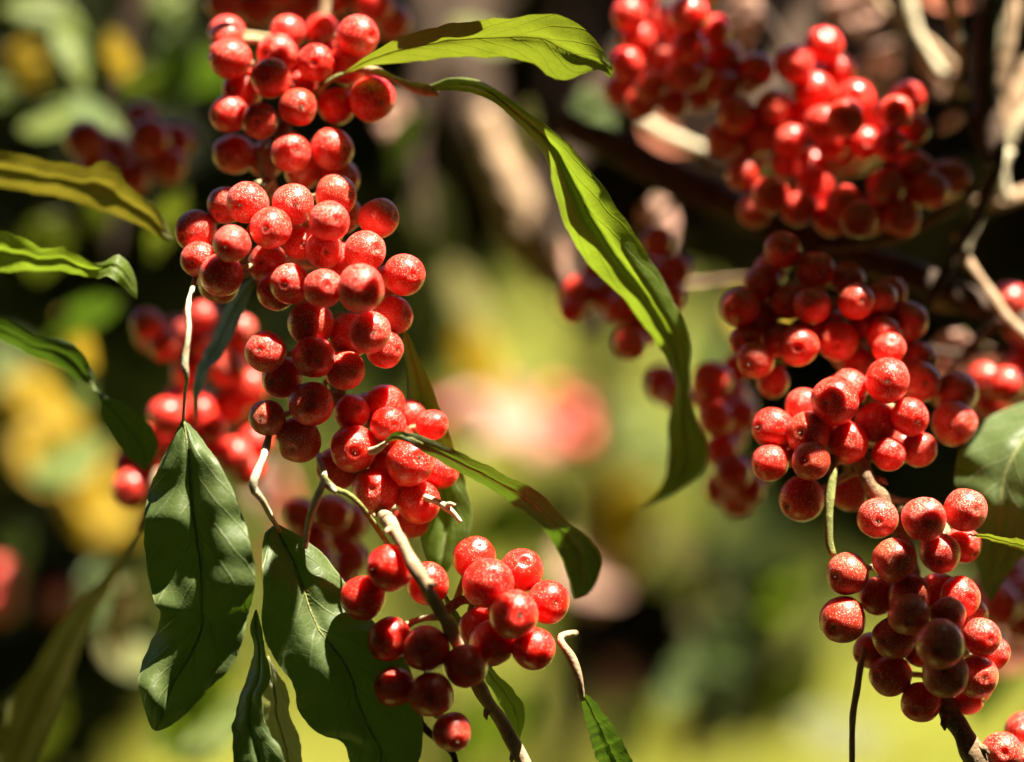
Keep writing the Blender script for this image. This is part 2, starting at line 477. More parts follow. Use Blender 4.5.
def cluster(label, berries, z0, spine, group='clusters of red berries', detail=True, fill=None, scaly=0.5, ripe_shade=1.0, layer=4.2, gap=0.95, cat='berry cluster', calyx=True):
    """berries: (x, y, r, layer[, ripe[, scaly]]); spine: [(x, y, z)] points of the twig that carries them"""
    if fill is None: fill = 0.3 if detail else 0.7
    berries = list(berries)
    real = len(berries)
    if real < 7 or group.startswith('far'): fill = 0
    for i in range(int(real * fill)):
        a, c = random.sample(berries[:real], 2)
        if math.hypot(a[0] - c[0], a[1] - c[1]) > 75: c = min((q for q in berries[:real] if q is not a), key=lambda q: math.hypot(a[0] - q[0], a[1] - q[1]))
        f = random.uniform(.3, .7)
        berries.append((a[0] + (c[0] - a[0]) * f + random.uniform(-5, 5), a[1] + (c[1] - a[1]) * f + random.uniform(-5, 5), 17.5, 1.7, random.uniform(.5, .8)))
    n = len(berries)
    z = [z0 + b[3] * layer + random.uniform(-0.4, 0.4) for b in berries]
    for it in range(80):
        for i in range(n):
            for j in range(i):
                bi, bj = berries[i], berries[j]
                d = math.hypot(bi[0] - bj[0], bi[1] - bj[1])
                s = gap * (bi[2] + bj[2])
                if d < s:
                    need = math.sqrt(s * s - d * d) * 0.168
                    dz = z[i] - z[j]
                    if abs(dz) < need:
                        sg = 1 if dz > 0 else -1
                        mv = (need - abs(dz)) * 0.5 * 0.6
                        z[i] += sg * mv
                        z[j] -= sg * mv
    zm = z0 - sum(z) / n + layer * sum(b[3] for b in berries) / n   # keep the cluster at its depth
    sp = [P(*s) for s in catmull(spine, 30)]
    cen = sp[len(sp) // 2]
    root = empty('berry_cluster', cen, label, cat, group)
    for i, b in enumerate(berries):
        p = P(b[0], b[1], z[i] + zm)
        near = min(sp, key=lambda q: (q - p).length + (0.0 if q.z > p.z - 0.002 else 0.002))
        ax = (p - near).normalized()
        ax = (ax * 1.0 - FW * random.uniform(0.1, 0.75) - UP * random.uniform(-0.25, 0.3) + RT * random.uniform(-0.3, 0.4)).normalized()
        BPOS.append((label, b, p))
        r = b[2] * MPX * (D0 + (z[i] + zm) * 0.001) / D0
        R = ax.to_track_quat('Z', 'Y') @ Quaternion((0, 0, 1), random.uniform(0, 6.28))
        o = bpy.data.objects.new('berry', BERRIES[random.randrange(14)])
        COL.objects.link(o)
        o.parent = root
        o.location = p - cen
        o.rotation_mode = 'QUATERNION'
        o.rotation_quaternion = R
        r *= random.uniform(.90, 1.05)
        o.scale = (r, r, r)
        rp = b[4] if len(b) > 4 else ripe_shade * random.uniform(0.85, 1.0)
        ss = b[5] if len(b) > 5 else scaly + random.uniform(-0.12, 0.12)
        if 0.42 < rp < 0.82: rp = 0.40 + (rp - 0.42) * 0.9 + random.uniform(-.12, .12)  # darker tone: partly real maroon, partly shade painted into the skin
        o.color = (max(0, min(1, rp)), max(0, min(1, ss)), random.random(), 1)
        if not detail: continue
        if calyx:
            c = bpy.data.objects.new('calyx', CALYX[random.randrange(8)])
            COL.objects.link(c)
            c.parent = o
            c.location = (0, 0, o.data['tip'])
            k = random.uniform(0.75, 1.15)
            c.scale = (k, k, k)
        # stalk from the blunt end, bending to the twig
        pm = Matrix.LocRotScale(p, R, Vector((r, r, r)))
        a = p - ax * r * 0.93
        far = (near - a)
        if far.length > 0.009: far = far.normalized() * 0.009
        e = a + far
        c1 = a - ax * min(far.length * 0.5, 0.003)
        pts = []
        for q in range(7):
            t = q / 6
            pts.append(a * (1 - t) ** 2 + c1 * 2 * t * (1 - t) + e * t * t)
        V, F = tube_data(pts, [0.00075 - 0.0002 * math.sin(math.pi * q / 6) for q in range(7)], 7, 0.2)
        link('stalk', mesh('stalk', V, F, M['stalk']), (0, 0, 0), o, pm)
    return root

# =================================================================== twigs and branches in front
GT = 'twigs and branches of the shrub'
twig('twig', 'tan berry-bearing twig running down from the middle berries to the bottom edge', 'twig',
     [(262, 150, 14, 12), (268, 180, 13, 14), (290, 240, 15, 15), (318, 330, 13, 15), (338, 392, 9, 15), (352, 450, 8, 14), (378, 505, 1, 13), (396, 532, -11, 14),
      (418, 572, -15, 14), (440, 612, -13, 14), (455, 640, -8, 14), (482, 692, -4, 14), (505, 728, -2, 14), (530, 775, -1, 14)], M['tan'], GT, 0.45, 110, seg=16, nodes=14)
o_spur, _ = twig('twig', 'short pale forked spur sticking out below the middle berries towards the right', 'twig', [(402, 492, 4, 7), (424, 497, -1, 6), (440, 503, -4, 7), (447, 508, -4, 8), (453, 513, -4, 6), (461, 522, -4, 4)], M['pale'], GT, 0.5, 30)
part_tube('fork', [(445, 506, -4, 6), (450, 504, -5, 5), (455, 505, -6, 3)], M['pale'], o_spur, Matrix.Translation(o_spur.location), .4, 8)
o, _ = twig('twig', 'pale dotted forked twig hanging below the middle berries with a green side shoot', 'twig',
     [(318, 455, 5, 7), (324, 478, -6, 8), (316, 500, -9, 7), (309, 520, -8, 6), (305, 548, -6, 6)], M['pale'], GT, 0.35, 30)
pm = Matrix.Translation(o.location)
part_tube('side_shoot', [(323, 476, -6, 6), (334, 488, -8, 6), (350, 495, -8, 6), (366, 512, -6, 6), (388, 545, 0, 5)], M['green_stalk'], o, pm, 0.25, 22)
part_tube('bud', [(324, 482, -6, 7), (331, 487, -8, 8), (336, 492, -9, 4)], M['pale'], o, pm, 0.4, 10)
twig('twig', 'thick brown twig carrying the sharp berries at lower right', 'twig',
     [(842, 425, 10, 17), (858, 452, 7, 18), (870, 480, 5, 18), (882, 505, 5, 18), (905, 545, 8, 17), (916, 600, 9, 17), (925, 650, 8, 18), (940, 688, 4, 19), (950, 712, 2, 20), (964, 738, 1, 22), (982, 775, 0, 23)], M['brown'], GT, 0.5, 100, seg=18, nodes=10)
twig('twig', 'thin greenish stalk hanging down left of the sharp right berries', 'twig', [(836, 455, 5, 8), (832, 480, 3, 8), (829, 510, 2, 8), (829, 540, 2, 9), (833, 556, 2, 7)], M['green_stalk'], GT, 0.3, 24)
twig('twig', 'very thin dotted twig dangling to the bottom edge under the sharp right berries', 'twig', [(864, 648, 4, 5), (860, 668, 2, 7), (857, 690, 1, 6), (853, 715, 1, 6), (852, 745, 1, 6), (852, 775, 1, 7)], M['tan'], GT, 0.4, 30)
twig('twig', 'short brown side twig joining the two top berries of the sharp right bunch', 'twig', [(876, 492, 7, 8), (896, 500, 8, 7), (915, 502, 9, 6), (945, 512, 10, 5)], M['brown'], GT, 0.3, 18)
twig('twig', 'pale tan twig end at the base of the two upper green leaves', 'twig', [(352, 70, 14, 6), (372, 70, 10, 8), (392, 78, 8, 8), (410, 86, 8, 9), (428, 90, 8, 11), (438, 93, 8, 6)], M['tan'], GT, 0.35, 26)
twig('twig', 'dark twig inside the upper left berry bunch', 'twig', [(330, -20, 26, 12), (318, 40, 22, 11), (300, 95, 18, 11), (275, 145, 15, 12), (262, 165, 14, 12)], M['brown'], GT, 0.3, 30)
twig('twig', 'small brown stem stub among the right end of the lower bunch', 'twig', [(444, 612, 0, 10), (462, 600, 1, 10), (478, 604, 3, 9), (500, 622, 6, 7)], M['brown'], GT, 0.3, 18)
twig('twig', 'thin dark stalk under the shaded berries at bottom centre', 'twig', [(430, 640, 0, 7), (425, 690, 2, 7), (420, 722, 1, 7), (452, 752, 1, 7), (456, 775, 2, 7)], M['dark'], GT, 0.3, 24)
# blurred dark branches at upper right
twig('branch', 'thick dark blurred branch slanting down across the upper right', 'branch',
     [(560, 120, 62, 26), (620, 150, 58, 30), (690, 185, 54, 34), (760, 222, 50, 32), (830, 250, 48, 32), (900, 272, 46, 30), (960, 298, 44, 28), (1050, 335, 42, 26)], M['dark'], GT, 0.3, 60, seg=16)
twig('branch', 'dark blurred upright branch at the upper right edge', 'branch', [(990, -20, 46, 20), (984, 60, 44, 26), (986, 120, 42, 30), (992, 165, 40, 22), (985, 200, 40, 13), (960, 245, 38, 11), (940, 280, 36, 13), (928, 305, 36, 10)], M['dark'], GT, 0.35, 50, seg=14)
twig('twig', 'thin dark twig curving under the blurred upper right berries', 'twig', [(990, 165, 38, 9), (968, 195, 34, 9), (935, 220, 32, 8), (900, 238, 32, 7), (865, 246, 34, 6), (820, 250, 36, 5)], M['brown'], GT, 0.3, 36)
twig('twig', 'grey tan blurred twig slanting from the dark branch to the right edge', 'twig', [(955, 235, 44, 9), (968, 262, 42, 10), (985, 285, 40, 10), (1005, 315, 38, 12), (1035, 345, 36, 14)], M['tan'], GT, 0.3, 30)
twig('branch', 'pale sunlit bare branch at the top right corner, nearer the edge', 'branch', [(1018, -20, 55, 14), (1008, 40, 54, 15), (1000, 80, 54, 17), (992, 130, 56, 18)], M['tan'], GT, 0.35, 30)
twig('branch', 'pale sunlit bare branch at the top right corner, second from the edge', 'branch', [(985, -20, 60, 20), (990, 20, 60, 22), (990, 55, 62, 16), (985, 80, 62, 8)], M['pale'], GT, 0.35, 24)
twig('branch', 'pale sunlit stub lying under the thick dark branch at right', 'branch', [(930, 300, 58, 16), (960, 302, 56, 19), (985, 310, 55, 18), (1000, 316, 54, 10)], M['tan'], GT, 0.35, 20)
twig('branch', 'tan lit strip of dead branch behind the long hanging leaf', 'branch', [(640, 155, 70, 10), (670, 168, 69, 14), (705, 182, 68, 14), (730, 195, 68, 8)], M['pale'], GT, 0.35, 20)
twig('branch', 'very blurred tan branch leaning behind the long hanging leaf', 'branch', [(480, 110, 150, 22), (505, 180, 150, 42), (530, 240, 152, 46), (548, 285, 155, 26)], M['tan'], GT, 0.3, 24)
twig('branch', 'dark blurred trunk-like branch behind the tip of the tan twig end', 'branch', [(470, -30, 210, 90), (455, 60, 200, 80), (480, 140, 195, 64), (540, 240, 190, 50), (590, 330, 190, 34)], M['dark'], GT, 0.3, 24)
twig('branch', 'dark blurred branch rising behind the two upper green leaves', 'branch', [(700, -30, 160, 60), (640, 60, 150, 56), (590, 120, 145, 44), (560, 180, 140, 26)], M['dark'], GT, 0.3, 24)
twig('branch', 'dark blurred upright branch above the upper right berries', 'branch', [(820, -30, 110, 46), (800, 30, 108, 40), (760, 110, 100, 36), (700, 170, 96, 30)], M['dark'], GT, 0.3, 24)

# =================================================================== berry clusters
CB = 'bunches of red berries'
cluster('red berry bunch at top left just above the sharpest berries', [
    (227, 33, 20, 2), (230, 59, 22, 1), (288, 32, 19, 2), (278, 54, 21, 1), (322, 30, 17, 2.5), (358, 36, 22, 1), (316, 63, 22, 0.6), (347, 65, 19, 1),
    (271, 78, 20, -.6, .6), (300, 84, 18, 1), (298, 107, 20, -.8, .6), (337, 106, 21, 0), (372, 99, 23, 0), (361, 80, 18, 1.4), (229, 114, 20, 0), (260, 121, 20, -.3, .5),
    (243, 88, 20, 1.3), (291, 153, 20, 0), (332, 149, 21, 0), (234, 154, 20, 1.5, .6), (303, 171, 19, 1, .6), (340, 178, 19, .3, .6), (322, 160, 19, 1.2)],
    13, [(330, 0, 30), (315, 40, 24), (300, 95, 21), (275, 145, 18), (264, 170, 16)], CB, scaly=.38)
cluster('dark out-of-focus berries peeking in at the top edge above the upper left bunch', [
    (225, 2, 20, 0, .6), (258, 8, 21, .5, .5), (300, 6, 20, .2, .6), (335, -4, 21, 0, .7), (373, 4, 22, 0, .9), (392, 22, 19, .6, .6), (280, -10, 20, 0, .6), (350, -22, 20, .3)],
    48, [(240, -20, 62), (300, -15, 60), (380, -10, 60)], CB, detail=False, scaly=.3)
cluster('largest and sharpest bunch of red berries at left centre', [
    (247.6, 202.5, 21.5, -.3), (226, 205, 20, 1.2, .5), (293, 204, 21.5, -.2), (271, 228, 21, -.6), (232, 244, 21, -.5), (196, 231, 20, .6, .7), (198.5, 259.5, 20, .3),
    (221, 275, 22.5, -.2, .55), (219, 283, 21, .9, .7), (267, 262, 21, .8, .6), (329, 221, 21, .2), (336, 195, 22, 1, .6), (342, 214, 20, 1.3, .55), (379, 218, 20, .8, .6),
    (300, 243, 18, .6), (324, 250, 20, .1), (365, 251, 22.5, .1), (345, 262, 20, .8), (404, 275, 21, .3), (290, 283.5, 20, -.6), (323, 288.5, 20, -.6), (360.5, 288.5, 23, -.8),
    (277, 291, 20, .7, .6), (393.6, 315.5, 20, .2), (370, 332.5, 22.5, -.4), (384.5, 349, 20, .4), (350, 335, 23, .2, .7), (311, 323, 23, .5, .5), (344.5, 370, 21, .7, .5)],
    0, [(266, 175, 10), (290, 235, 13), (318, 320, 12), (336, 380, 9)], CB, scaly=.62)
cluster('six red berries and a brownish one ending the middle bunch, below the sharpest berries', [
    (265.5, 351.7, 22, 0), (313.7, 357, 21.5, -.5), (282, 378, 22, .1), (311, 404, 22.5, -.5), (267.4, 418, 20, -.2, .12, .75), (298.5, 440, 22.5, .2, .4, .6)],
    -1, [(320, 335, 11), (330, 370, 8), (338, 400, 8)], CB, scaly=.6)
cluster('glossy red berries half under the arching green leaf', [
    (352, 412, 20, .4), (385, 405, 20, .8), (388, 424, 20, .5), (410, 416, 18, .9), (432, 425, 17, .9), (353.6, 449, 24, -.5), (396, 440, 20, .5), (410, 462, 25, -.2),
    (440, 471, 19, .4), (338, 469, 21, .9, .6), (375.6, 491, 23, -.5), (418, 502, 23.5, 0), (410, 520, 19, .6, .8), (385, 465, 19, 1)],
    3, [(345, 420, 12), (365, 470, 10), (388, 515, 6)], CB, scaly=.30)
cluster('four red berries around the tan twig at lower centre', [(390, 567.6, 24, 0), (363, 598, 24, .2, .9), (390, 639, 21.5, .3), (428, 583.5, 22.5, 1.2)],
    -9, [(400, 540, -7), (425, 590, -10), (445, 625, -9)], CB, scaly=.25)
cluster('bright red rounded bunch at lower centre, right of the tan twig', [
    (474, 558, 23.5, .3), (488, 583, 24, -.3), (521.6, 570, 22.5, .4), (513.7, 614.6, 24, -.9), (548, 602, 23, .1), (534, 648.6, 23, -.3), (492, 643, 24, .1, .75), (478, 627, 20, .7, .6)],
    -3, [(455, 600, 4), (485, 605, 6), (515, 610, 6)], CB, scaly=.22)
cluster('dark shaded berries hanging at bottom centre', [(426, 648.6, 23.5, -.2, .7), (466, 666, 22, -.1, .7), (394.6, 686.7, 22, 0, .75), (431, 694.6, 23, -.5, .65), (452, 732, 22, 0, .75)],
    -9, [(440, 630, -3), (432, 680, -3), (436, 715, -4)], CB, scaly=.28)
cluster('blurred bright red berries behind the stalk of the big dark leaf', [
    (232, 404, 19, .2), (212, 428, 16, -.2), (219, 452, 18, .5), (235, 456, 18, -.2), (167, 416, 20, .2), (184, 399, 18, .8), (201, 412, 17, .8), (131, 489, 20, 0), (130, 466, 18, .6),
    (150, 477, 18, .3), (147, 443, 18, .8), (158, 450, 18, .5), (255, 440, 18, .6), (248, 470, 18, .4), (175, 440, 18, 1), (160, 490, 17, 1)],
    52, [(255, 390, 62), (200, 440, 62), (140, 480, 62)], CB, detail=False, scaly=.3)
cluster('dull dark red blurred berries left of the lower sharp bunch', [(201, 317, 17, 0, .8), (147, 324, 17, .4, .6), (211, 346, 18, .2, .7), (228, 368, 18, .2, .6), (165, 345, 17, .8, .5), (240, 330, 17, .5, .6), (250, 388, 18, .3, .6), (187, 335, 16, .8, .6), (190, 372, 17, .8, .6)],
    50, [(230, 310, 58), (210, 345, 58), (230, 385, 58)], CB, detail=False, scaly=.3)
cluster('shadowy maroon berries behind the two hanging dark leaves', [(331, 514, 20, 0, .7), (343, 538, 19, .2, .7), (314, 540, 18, .4, .7), (352, 559, 18, .4, .7), (300, 515, 18, .8, .7), (318, 565, 18, .6, .7), (352, 522, 18, .8, .7), (330, 590, 18, .6, .7)],
    40, [(320, 500, 48), (332, 540, 48), (340, 580, 48)], CB, detail=False, scaly=.3)
cluster('nearly black-red blurred berries in the dark upper left', [(85, 140, 21, 0, .5), (112, 152, 21, .3, .5), (150, 138, 21, 0, .5), (168, 165, 21, .2, .5), (132, 178, 20, .4, .5), (95, 168, 20, .6, .5), (140, 118, 19, .5, .5), (175, 140, 18, .5, .5)],
    62, [(90, 120, 72), (130, 150, 72), (160, 190, 72)], CB, detail=False, scaly=.2)
cluster('dark shaded grape-like bunch at right centre', [
    (782.6, 250, 20, 0, .6), (816, 271, 20, .3, .9), (762, 283.5, 18, .3, .55), (739.7, 307, 19, 0, .55), (787, 302.6, 18, .4, .8), (812, 305, 20, -.5, .6), (855.7, 301, 20.5, -.4, .55),
    (849, 280, 18, .6, .7), (890.6, 293, 17, .9, .9), (758.8, 321.7, 19, .1, .5), (744.5, 340.7, 17, .5, .5), (755.6, 359.8, 19, -.2, .5), (780, 341, 18, .3, .7), (798.5, 345.5, 21, -.6, .55),
    (838, 340.7, 20, -.3, .55), (884, 334, 20, .2, .5), (906.5, 321.7, 21, .3, .55), (919, 360, 20, .3, .5), (920.8, 382, 20, .4, .45), (955.7, 393, 21, .2, .5), (954, 423, 24, -.5, .45, .6),
    (773, 382, 18, .5, .5), (855.7, 363, 19, .4, .6), (881, 299, 18, .8, .55), (826, 322, 18, .8, .6), (865, 320, 18, .8, .5), (900, 345, 19, .9, .5)],
    17, [(790, 255, 28), (825, 300, 27), (870, 335, 25), (920, 390, 23)], CB, scaly=.42)
cluster('half sunlit red bunch just below the dark right bunch', [
    (887.4, 380.4, 21.5, -.5), (889, 349, 18, .5), (849, 388, 21.5, 0), (835, 401, 23, -.6, .9), (804, 406, 20, .5), (773, 428, 20, .2), (770, 463, 20.5, 0), (808, 433, 21, .1, .4), (811, 461, 21.5, -.4, .35),
    (876, 423, 22, -.1), (848, 442, 20.5, 0, .85), (909.6, 417, 19, -.1), (889, 454, 18, .2), (919, 449, 19, .6, .5), (802, 499, 22.5, -.1, .5), (830, 425, 18, .9), (850, 492, 20, 1.5, .6), (790, 448, 19, 1)],
    7, [(880, 380, 16), (855, 420, 15), (850, 450, 12), (860, 470, 8)], CB, scaly=.42)
cluster('three speckled sunlit berries with two below, sharp at right', [(877.7, 518, 23, 0), (924, 519, 23, -.3), (965, 510, 23.5, -.1, .75, .8), (940, 553, 22, .3, .8), (963, 545, 20, 1, .7)],
    0, [(885, 508, 8), (915, 510, 9), (945, 525, 9)], CB, scaly=.68)
cluster('big sharp brownish speckled bunch at lower right', [
    (894, 560, 23, .3, .3, .6), (847, 574, 23.5, .1, .35, .6), (878, 596, 20.5, .8, .35), (842.6, 620, 23.5, 0, .45), (909, 596, 21, .3, .15), (908.5, 614.6, 23.5, -.7, .10, .62), (938.7, 594, 22, .6, 1), (960, 597, 21.5, .4, 1),
    (948, 615, 20, -.1, .25), (894, 638, 22.5, .1, .08, .6), (940, 644, 23.5, -1, .25, .62), (871, 651, 20, .8, .4), (890.6, 675.5, 21.5, .1, .6), (945.7, 674, 23, -.1, .08, .6), (981, 637, 21.5, .1, 1),
    (992, 653, 17, .8, .9), (977, 677, 21, .5, .4), (921, 702.5, 22, 0, .75), (967, 698, 18, 1, .8), (920, 650, 19, 1, .4)],
    0, [(905, 560, 8), (918, 610, 9), (930, 660, 8), (942, 695, 4)], CB, scaly=.5)
cluster('few reddish berries cut off at the bottom right corner', [(1002, 752, 20, 0, .8), (1024, 732, 20, .3, .8), (1022, 762, 20, .1, .8), (985, 775, 20, .3, .8)], 6, [(1000, 770, 14), (1020, 760, 14), (1040, 750, 14)], CB, scaly=.5)
cluster('blurred glossy red berries at top right next to the upper leaf tip', [
    (629, 14.5, 20, 0), (637, 39, 18, .2), (627, 64, 18, 0), (689, 14.5, 19, 0), (714, 31, 19, 0), (679, 29, 18, .3, .8), (689, 47, 18, 0), (658, 58, 18, .6, .6), (650, 87, 18, .3, .5), (683, 74, 18, .4, .6),
    (703, 66, 18, .5, .7), (641, 103, 17, .3, .5), (674, 103, 17, .4, .5), (660, 22, 18, .8), (640, -6, 19, .3), (700, -6, 19, .4), (700, 95, 18, .6, .5), (725, 60, 18, .6), (620, 90, 17, .5, .5)],
    44, [(700, 0, 56), (675, 50, 56), (650, 100, 56)], CB, detail=False, scaly=.25)
cluster('widest blurred red bunch glittering at upper right', [
    (795, 64, 20, 0), (823.6, 45.5, 20, .4), (757, 70, 19, .4, .6), (724, 88, 18, .4, .6), (774, 108, 20, 0, .6), (737, 116, 19, .2, .5), (813, 91, 21, .2), (854.6, 101, 21, 0), (846, 118, 19, -.6, .7), (823.6, 124, 19, 0),
    (832, 143, 18, 0), (790, 141, 19, .2), (766, 134, 19, .4, .5), (865, 143, 19, .2), (896, 112, 19, -.3, .6), (908, 99, 19, .2), (913, 128, 18, .2), (890, 145, 19, 0), (785, 163, 18, .5, .6), (724, 140, 18, .5, .5),
    (745, 148, 18, .8, .5), (840, 70, 18, .8), (800, 115, 18, .8), (875, 120, 18, .8), (810, 165, 18, .6), (850, 160, 18, .6)],
    38, [(740, 90, 50), (800, 110, 50), (880, 125, 50)], CB, detail=False, scaly=.25)
cluster('blurred dark red berries on the thick slanting branch', [
    (743, 174, 19, .2, .5), (770, 195, 19, .1, .5), (815, 186, 19, .4), (844, 203, 19, .2), (859, 219, 19, -.6, .4), (886, 186, 19, .2, .6), (931, 190, 20, 0, .5), (952, 178, 19, .3, .5), (832, 218, 18, .4), (902, 219, 19, .2, .6),
    (799, 207, 18, .3, .6), (880, 215, 18, .6, .6), (915, 170, 18, .6, .6), (905, 195, 18, .6, .5), (755, 210, 18, .6, .5)],
    34, [(750, 190, 48), (840, 205, 48), (940, 190, 48)], CB, detail=False, scaly=.25)
cluster('dark blurred berries behind the middle of the long hanging leaf', [
    (658, 242, 18, 0, .5), (620, 309, 18, 0, .6), (578, 292, 18, .2, .5), (571.5, 311, 13, .3, 1), (630, 343, 18, 0, .6), (645, 330, 18, .2, .6), (670, 297, 18, .2, .6), (678, 397, 16, .2, .6), (607, 295, 18, .3, .5),
    (650, 275, 18, .4, .5), (660, 318, 18, .5, .5), (640, 300, 18, .5, .5), (595, 275, 17, .6, .5), (676, 270, 17, .5, .5)],
    48, [(650, 240, 58), (635, 290, 58), (650, 350, 58)], CB, detail=False, scaly=.25)
cluster('pinkish glowing blurred berries between the hanging leaf tip and the right bunch', [(712, 381, 20, 0), (731, 395, 18, .3), (716, 418, 19, 0), (729, 437, 19, .2), (721, 450, 18, 0), (737, 368, 15, .5), (742, 415, 16, .5), (708, 400, 15, .6)],
    46, [(720, 365, 56), (730, 410, 56), (725, 450, 56)], CB, detail=False, scaly=.5)
cluster('dark red blurred berries below the pinkish glowing ones', [(733, 473, 19, 0, .6), (722, 488, 18, .2, .6), (748, 490, 18, .3, .6), (760, 470, 17, .5, .6), (738, 500, 17, .4, .6)], 42, [(735, 460, 52), (735, 480, 52), (740, 500, 52)], CB, detail=False, scaly=.25)
cluster('red blurred berries at the right edge beside the slanting tan twig', [(1010, 302, 20, 0, .8), (1022, 325, 20, .2, .8), (985, 380, 19, .2, .8), (1006, 385, 20, 0, .9), (1022, 370, 19, .2, .9), (968, 392, 18, .5, .7), (992, 402, 19, .2, .7), (1015, 398, 18, .4, .8)],
    46, [(1020, 290, 58), (1010, 340, 58), (1000, 400, 58)], CB, detail=False, scaly=.25)
cluster('dark red blurred berries at the right edge beside the big speckled bunch', [(1010, 580, 22, .2, .7), (1000, 605, 22, 0, .7), (1022, 620, 22, 0, .7), (1024, 595, 20, .4, .7), (990, 590, 19, .5, .7)], 50, [(1020, 560, 62), (1010, 600, 62), (1015, 640, 62)], CB, detail=False, scaly=.25)
# far berries: soft pink and red patches
def far_cluster(label, x, y, sx, sy, z, n, r, ripe_shade=1.0, scaly=.5, grp='far blurred berry bunches'):
    pts = []
    for i in range(n):
        a, q = random.uniform(0, 6.28), math.sqrt(random.random())
        pts.append((x + sx * q * math.cos(a), y + sy * q * math.sin(a), r * random.uniform(.85, 1.1), random.uniform(0, 2), ripe_shade * random.uniform(.85, 1)))
    return cluster(label, pts, z, [(x - sx, y - sy, z + 8), (x, y, z + 9), (x + sx, y + sy, z + 8)], grp, detail=False, scaly=scaly)
far_cluster('large soft pink patch of far sunlit berries right of the glossy bunch', 515, 420, 84, 46, 290, 18, 12, 1, .85)
far_cluster('soft pink patch of far berries behind the curled tip of the arching leaf', 598, 575, 30, 28, 290, 4, 13, .9, 1)
far_cluster('dim red patch of far berries right of the bottom green stalk', 615, 690, 26, 30, 260, 6, 11, .6, .3)
far_cluster('soft pink dot of far berries at the left edge', -2, 595, 12, 22, 150, 4, 17, 1, .8)
far_cluster('tiny dim red patch of far berries between the left edge and the dry leaf', 55, 600, 12, 10, 220, 2, 13, .8, .3)
far_cluster('soft pink far berries behind the pale forked twig', 272, 500, 26, 60, 200, 4, 12, 1, .8)

# =================================================================== leaves in front
leaf('olive green leaf at the top centre with a drooping curled tip', 
     [(345, 72, 8), (365, 57, 5), (400, 37, 1), (435, 27, -2), (470, 21, -4), (505, 18, -5), (545, 14, -5), (572, 20, -4), (592, 36, -1), (605, 53, 4), (614, 68, 5), (611, 78, 6)],
     [(345, 74, 10), (368, 66, 9), (400, 63, 8), (435, 59, 7), (470, 57, 6), (505, 58, 6), (530, 62, 6), (548, 76, 6), (565, 80, 6), (583, 74, 5), (600, 70, 5), (611, 79, 6)],
     'leaf_olive', 1.2, 1.0, [(316, 94, 12, 7), (326, 84, 11, 6), (336, 77, 10, 5), (347, 72, 10, 4)], curl=-.5)
leaf('long green leaf hanging down diagonally through the centre with a dark tip',
     [(428, 86, 8), (450, 78, 7), (478, 80, 6), (505, 95, 2), (532, 115, 0), (562, 138, -1), (592, 172, 0), (622, 215, 3), (650, 258, 7), (672, 298, 12), (688, 335, 16), (690, 372, 20), (692, 410, 24), (706, 440, 27), (705, 468, 29), (680, 490, 31), (640, 510, 33)],
     [(428, 92, 8), (450, 90, 5), (475, 94, 2), (497, 105, 3), (522, 128, 4), (545, 158, 5), (556, 195, 6), (566, 228, 7), (586, 262, 9), (615, 290, 10), (640, 320, 14), (662, 352, 18), (676, 385, 22), (668, 420, 26), (668, 455, 29), (662, 485, 31), (638, 511, 33)],
     'leaf_bright', 2.2, 1.6, None, N=90)
leaf('browning olive leaf at the left, the upper of two pointing right',
     [(-30, 148, 20), (10, 152, 20), (45, 160, 19), (88, 166, 18), (100, 160, 17), (118, 166, 16), (126, 182, 15), (145, 198, 15), (160, 212, 15), (173, 238, 16)],
     [(-30, 184, 24), (10, 188, 24), (40, 194, 24), (70, 200, 23), (98, 210, 21), (125, 219, 19), (140, 226, 18), (155, 234, 17), (165, 240, 16), (174, 239, 16)],
     'leaf_brown', 1.5, 1.0, curl=-.6)
leaf('bright green leaf at left with a pale folded tip, under the browning one',
     [(-30, 230, 12), (0, 231, 12), (20, 236, 11), (42, 248, 10), (66, 247, 9), (90, 262, 8), (104, 262, 8), (118, 255, 8), (130, 265, 9), (136, 282, 10), (137, 298, 10)],
     [(-30, 272, 15), (0, 272, 15), (30, 271, 14), (62, 271, 12), (84, 276, 10), (98, 279, 8), (106, 276, 6), (116, 281, 6), (124, 288, 8), (131, 295, 9), (137, 299, 10)],
     'leaf_bright', 1.5, .9, curl=-.6)
leaf('left green leaf whose outer half twists into dark shade',
     [(-20, 312, 18), (10, 322, 17), (35, 336, 16), (60, 338, 15), (80, 350, 14), (92, 372, 14), (100, 393, 14), (122, 402, 13), (144, 418, 12), (157, 438, 12), (155, 456, 13), (147, 470, 13)],
     [(-20, 330, 20), (10, 345, 20), (35, 357, 19), (60, 368, 17), (78, 380, 16), (90, 386, 14), (98, 398, 13), (102, 418, 14), (112, 438, 14), (124, 454, 14), (136, 464, 13), (146, 471, 13)],
     'leaf_dark', 1.0, .8, None)
leaf('large dark leaf hanging at lower left with sunny patches',
     [(183, 418, -4), (172, 440, -4), (158, 468, -4), (147, 500, -4), (144, 540, -3), (148, 575, -3), (153, 598, -3), (160, 612, -3), (157, 628, -3), (148, 648, -3), (140, 668, -3), (139, 690, -4), (150, 725, -3), (156, 731, -2)],
     [(184, 418, -4), (198, 434, -5), (218, 462, -7), (235, 495, -9), (247, 532, -10), (255, 572, -10), (252, 600, -10), (246, 624, -9), (240, 650, -8), (226, 672, -7), (212, 686, -6), (192, 708, -4), (172, 725, -3), (158, 731, -2)],
     'leaf_dark', 1.8, 3.0, [(198, 266, 4, 5), (193, 286, 0, 5), (188, 308, -6, 6), (189, 326, -9, 5), (187, 345, -10, 6), (184, 366, -10, 9), (187, 376, -10, 5), (185, 392, -7, 4), (183, 424, -4, 4)], 'pale', rib=3.2, N=80, ribmat='green_stalk')
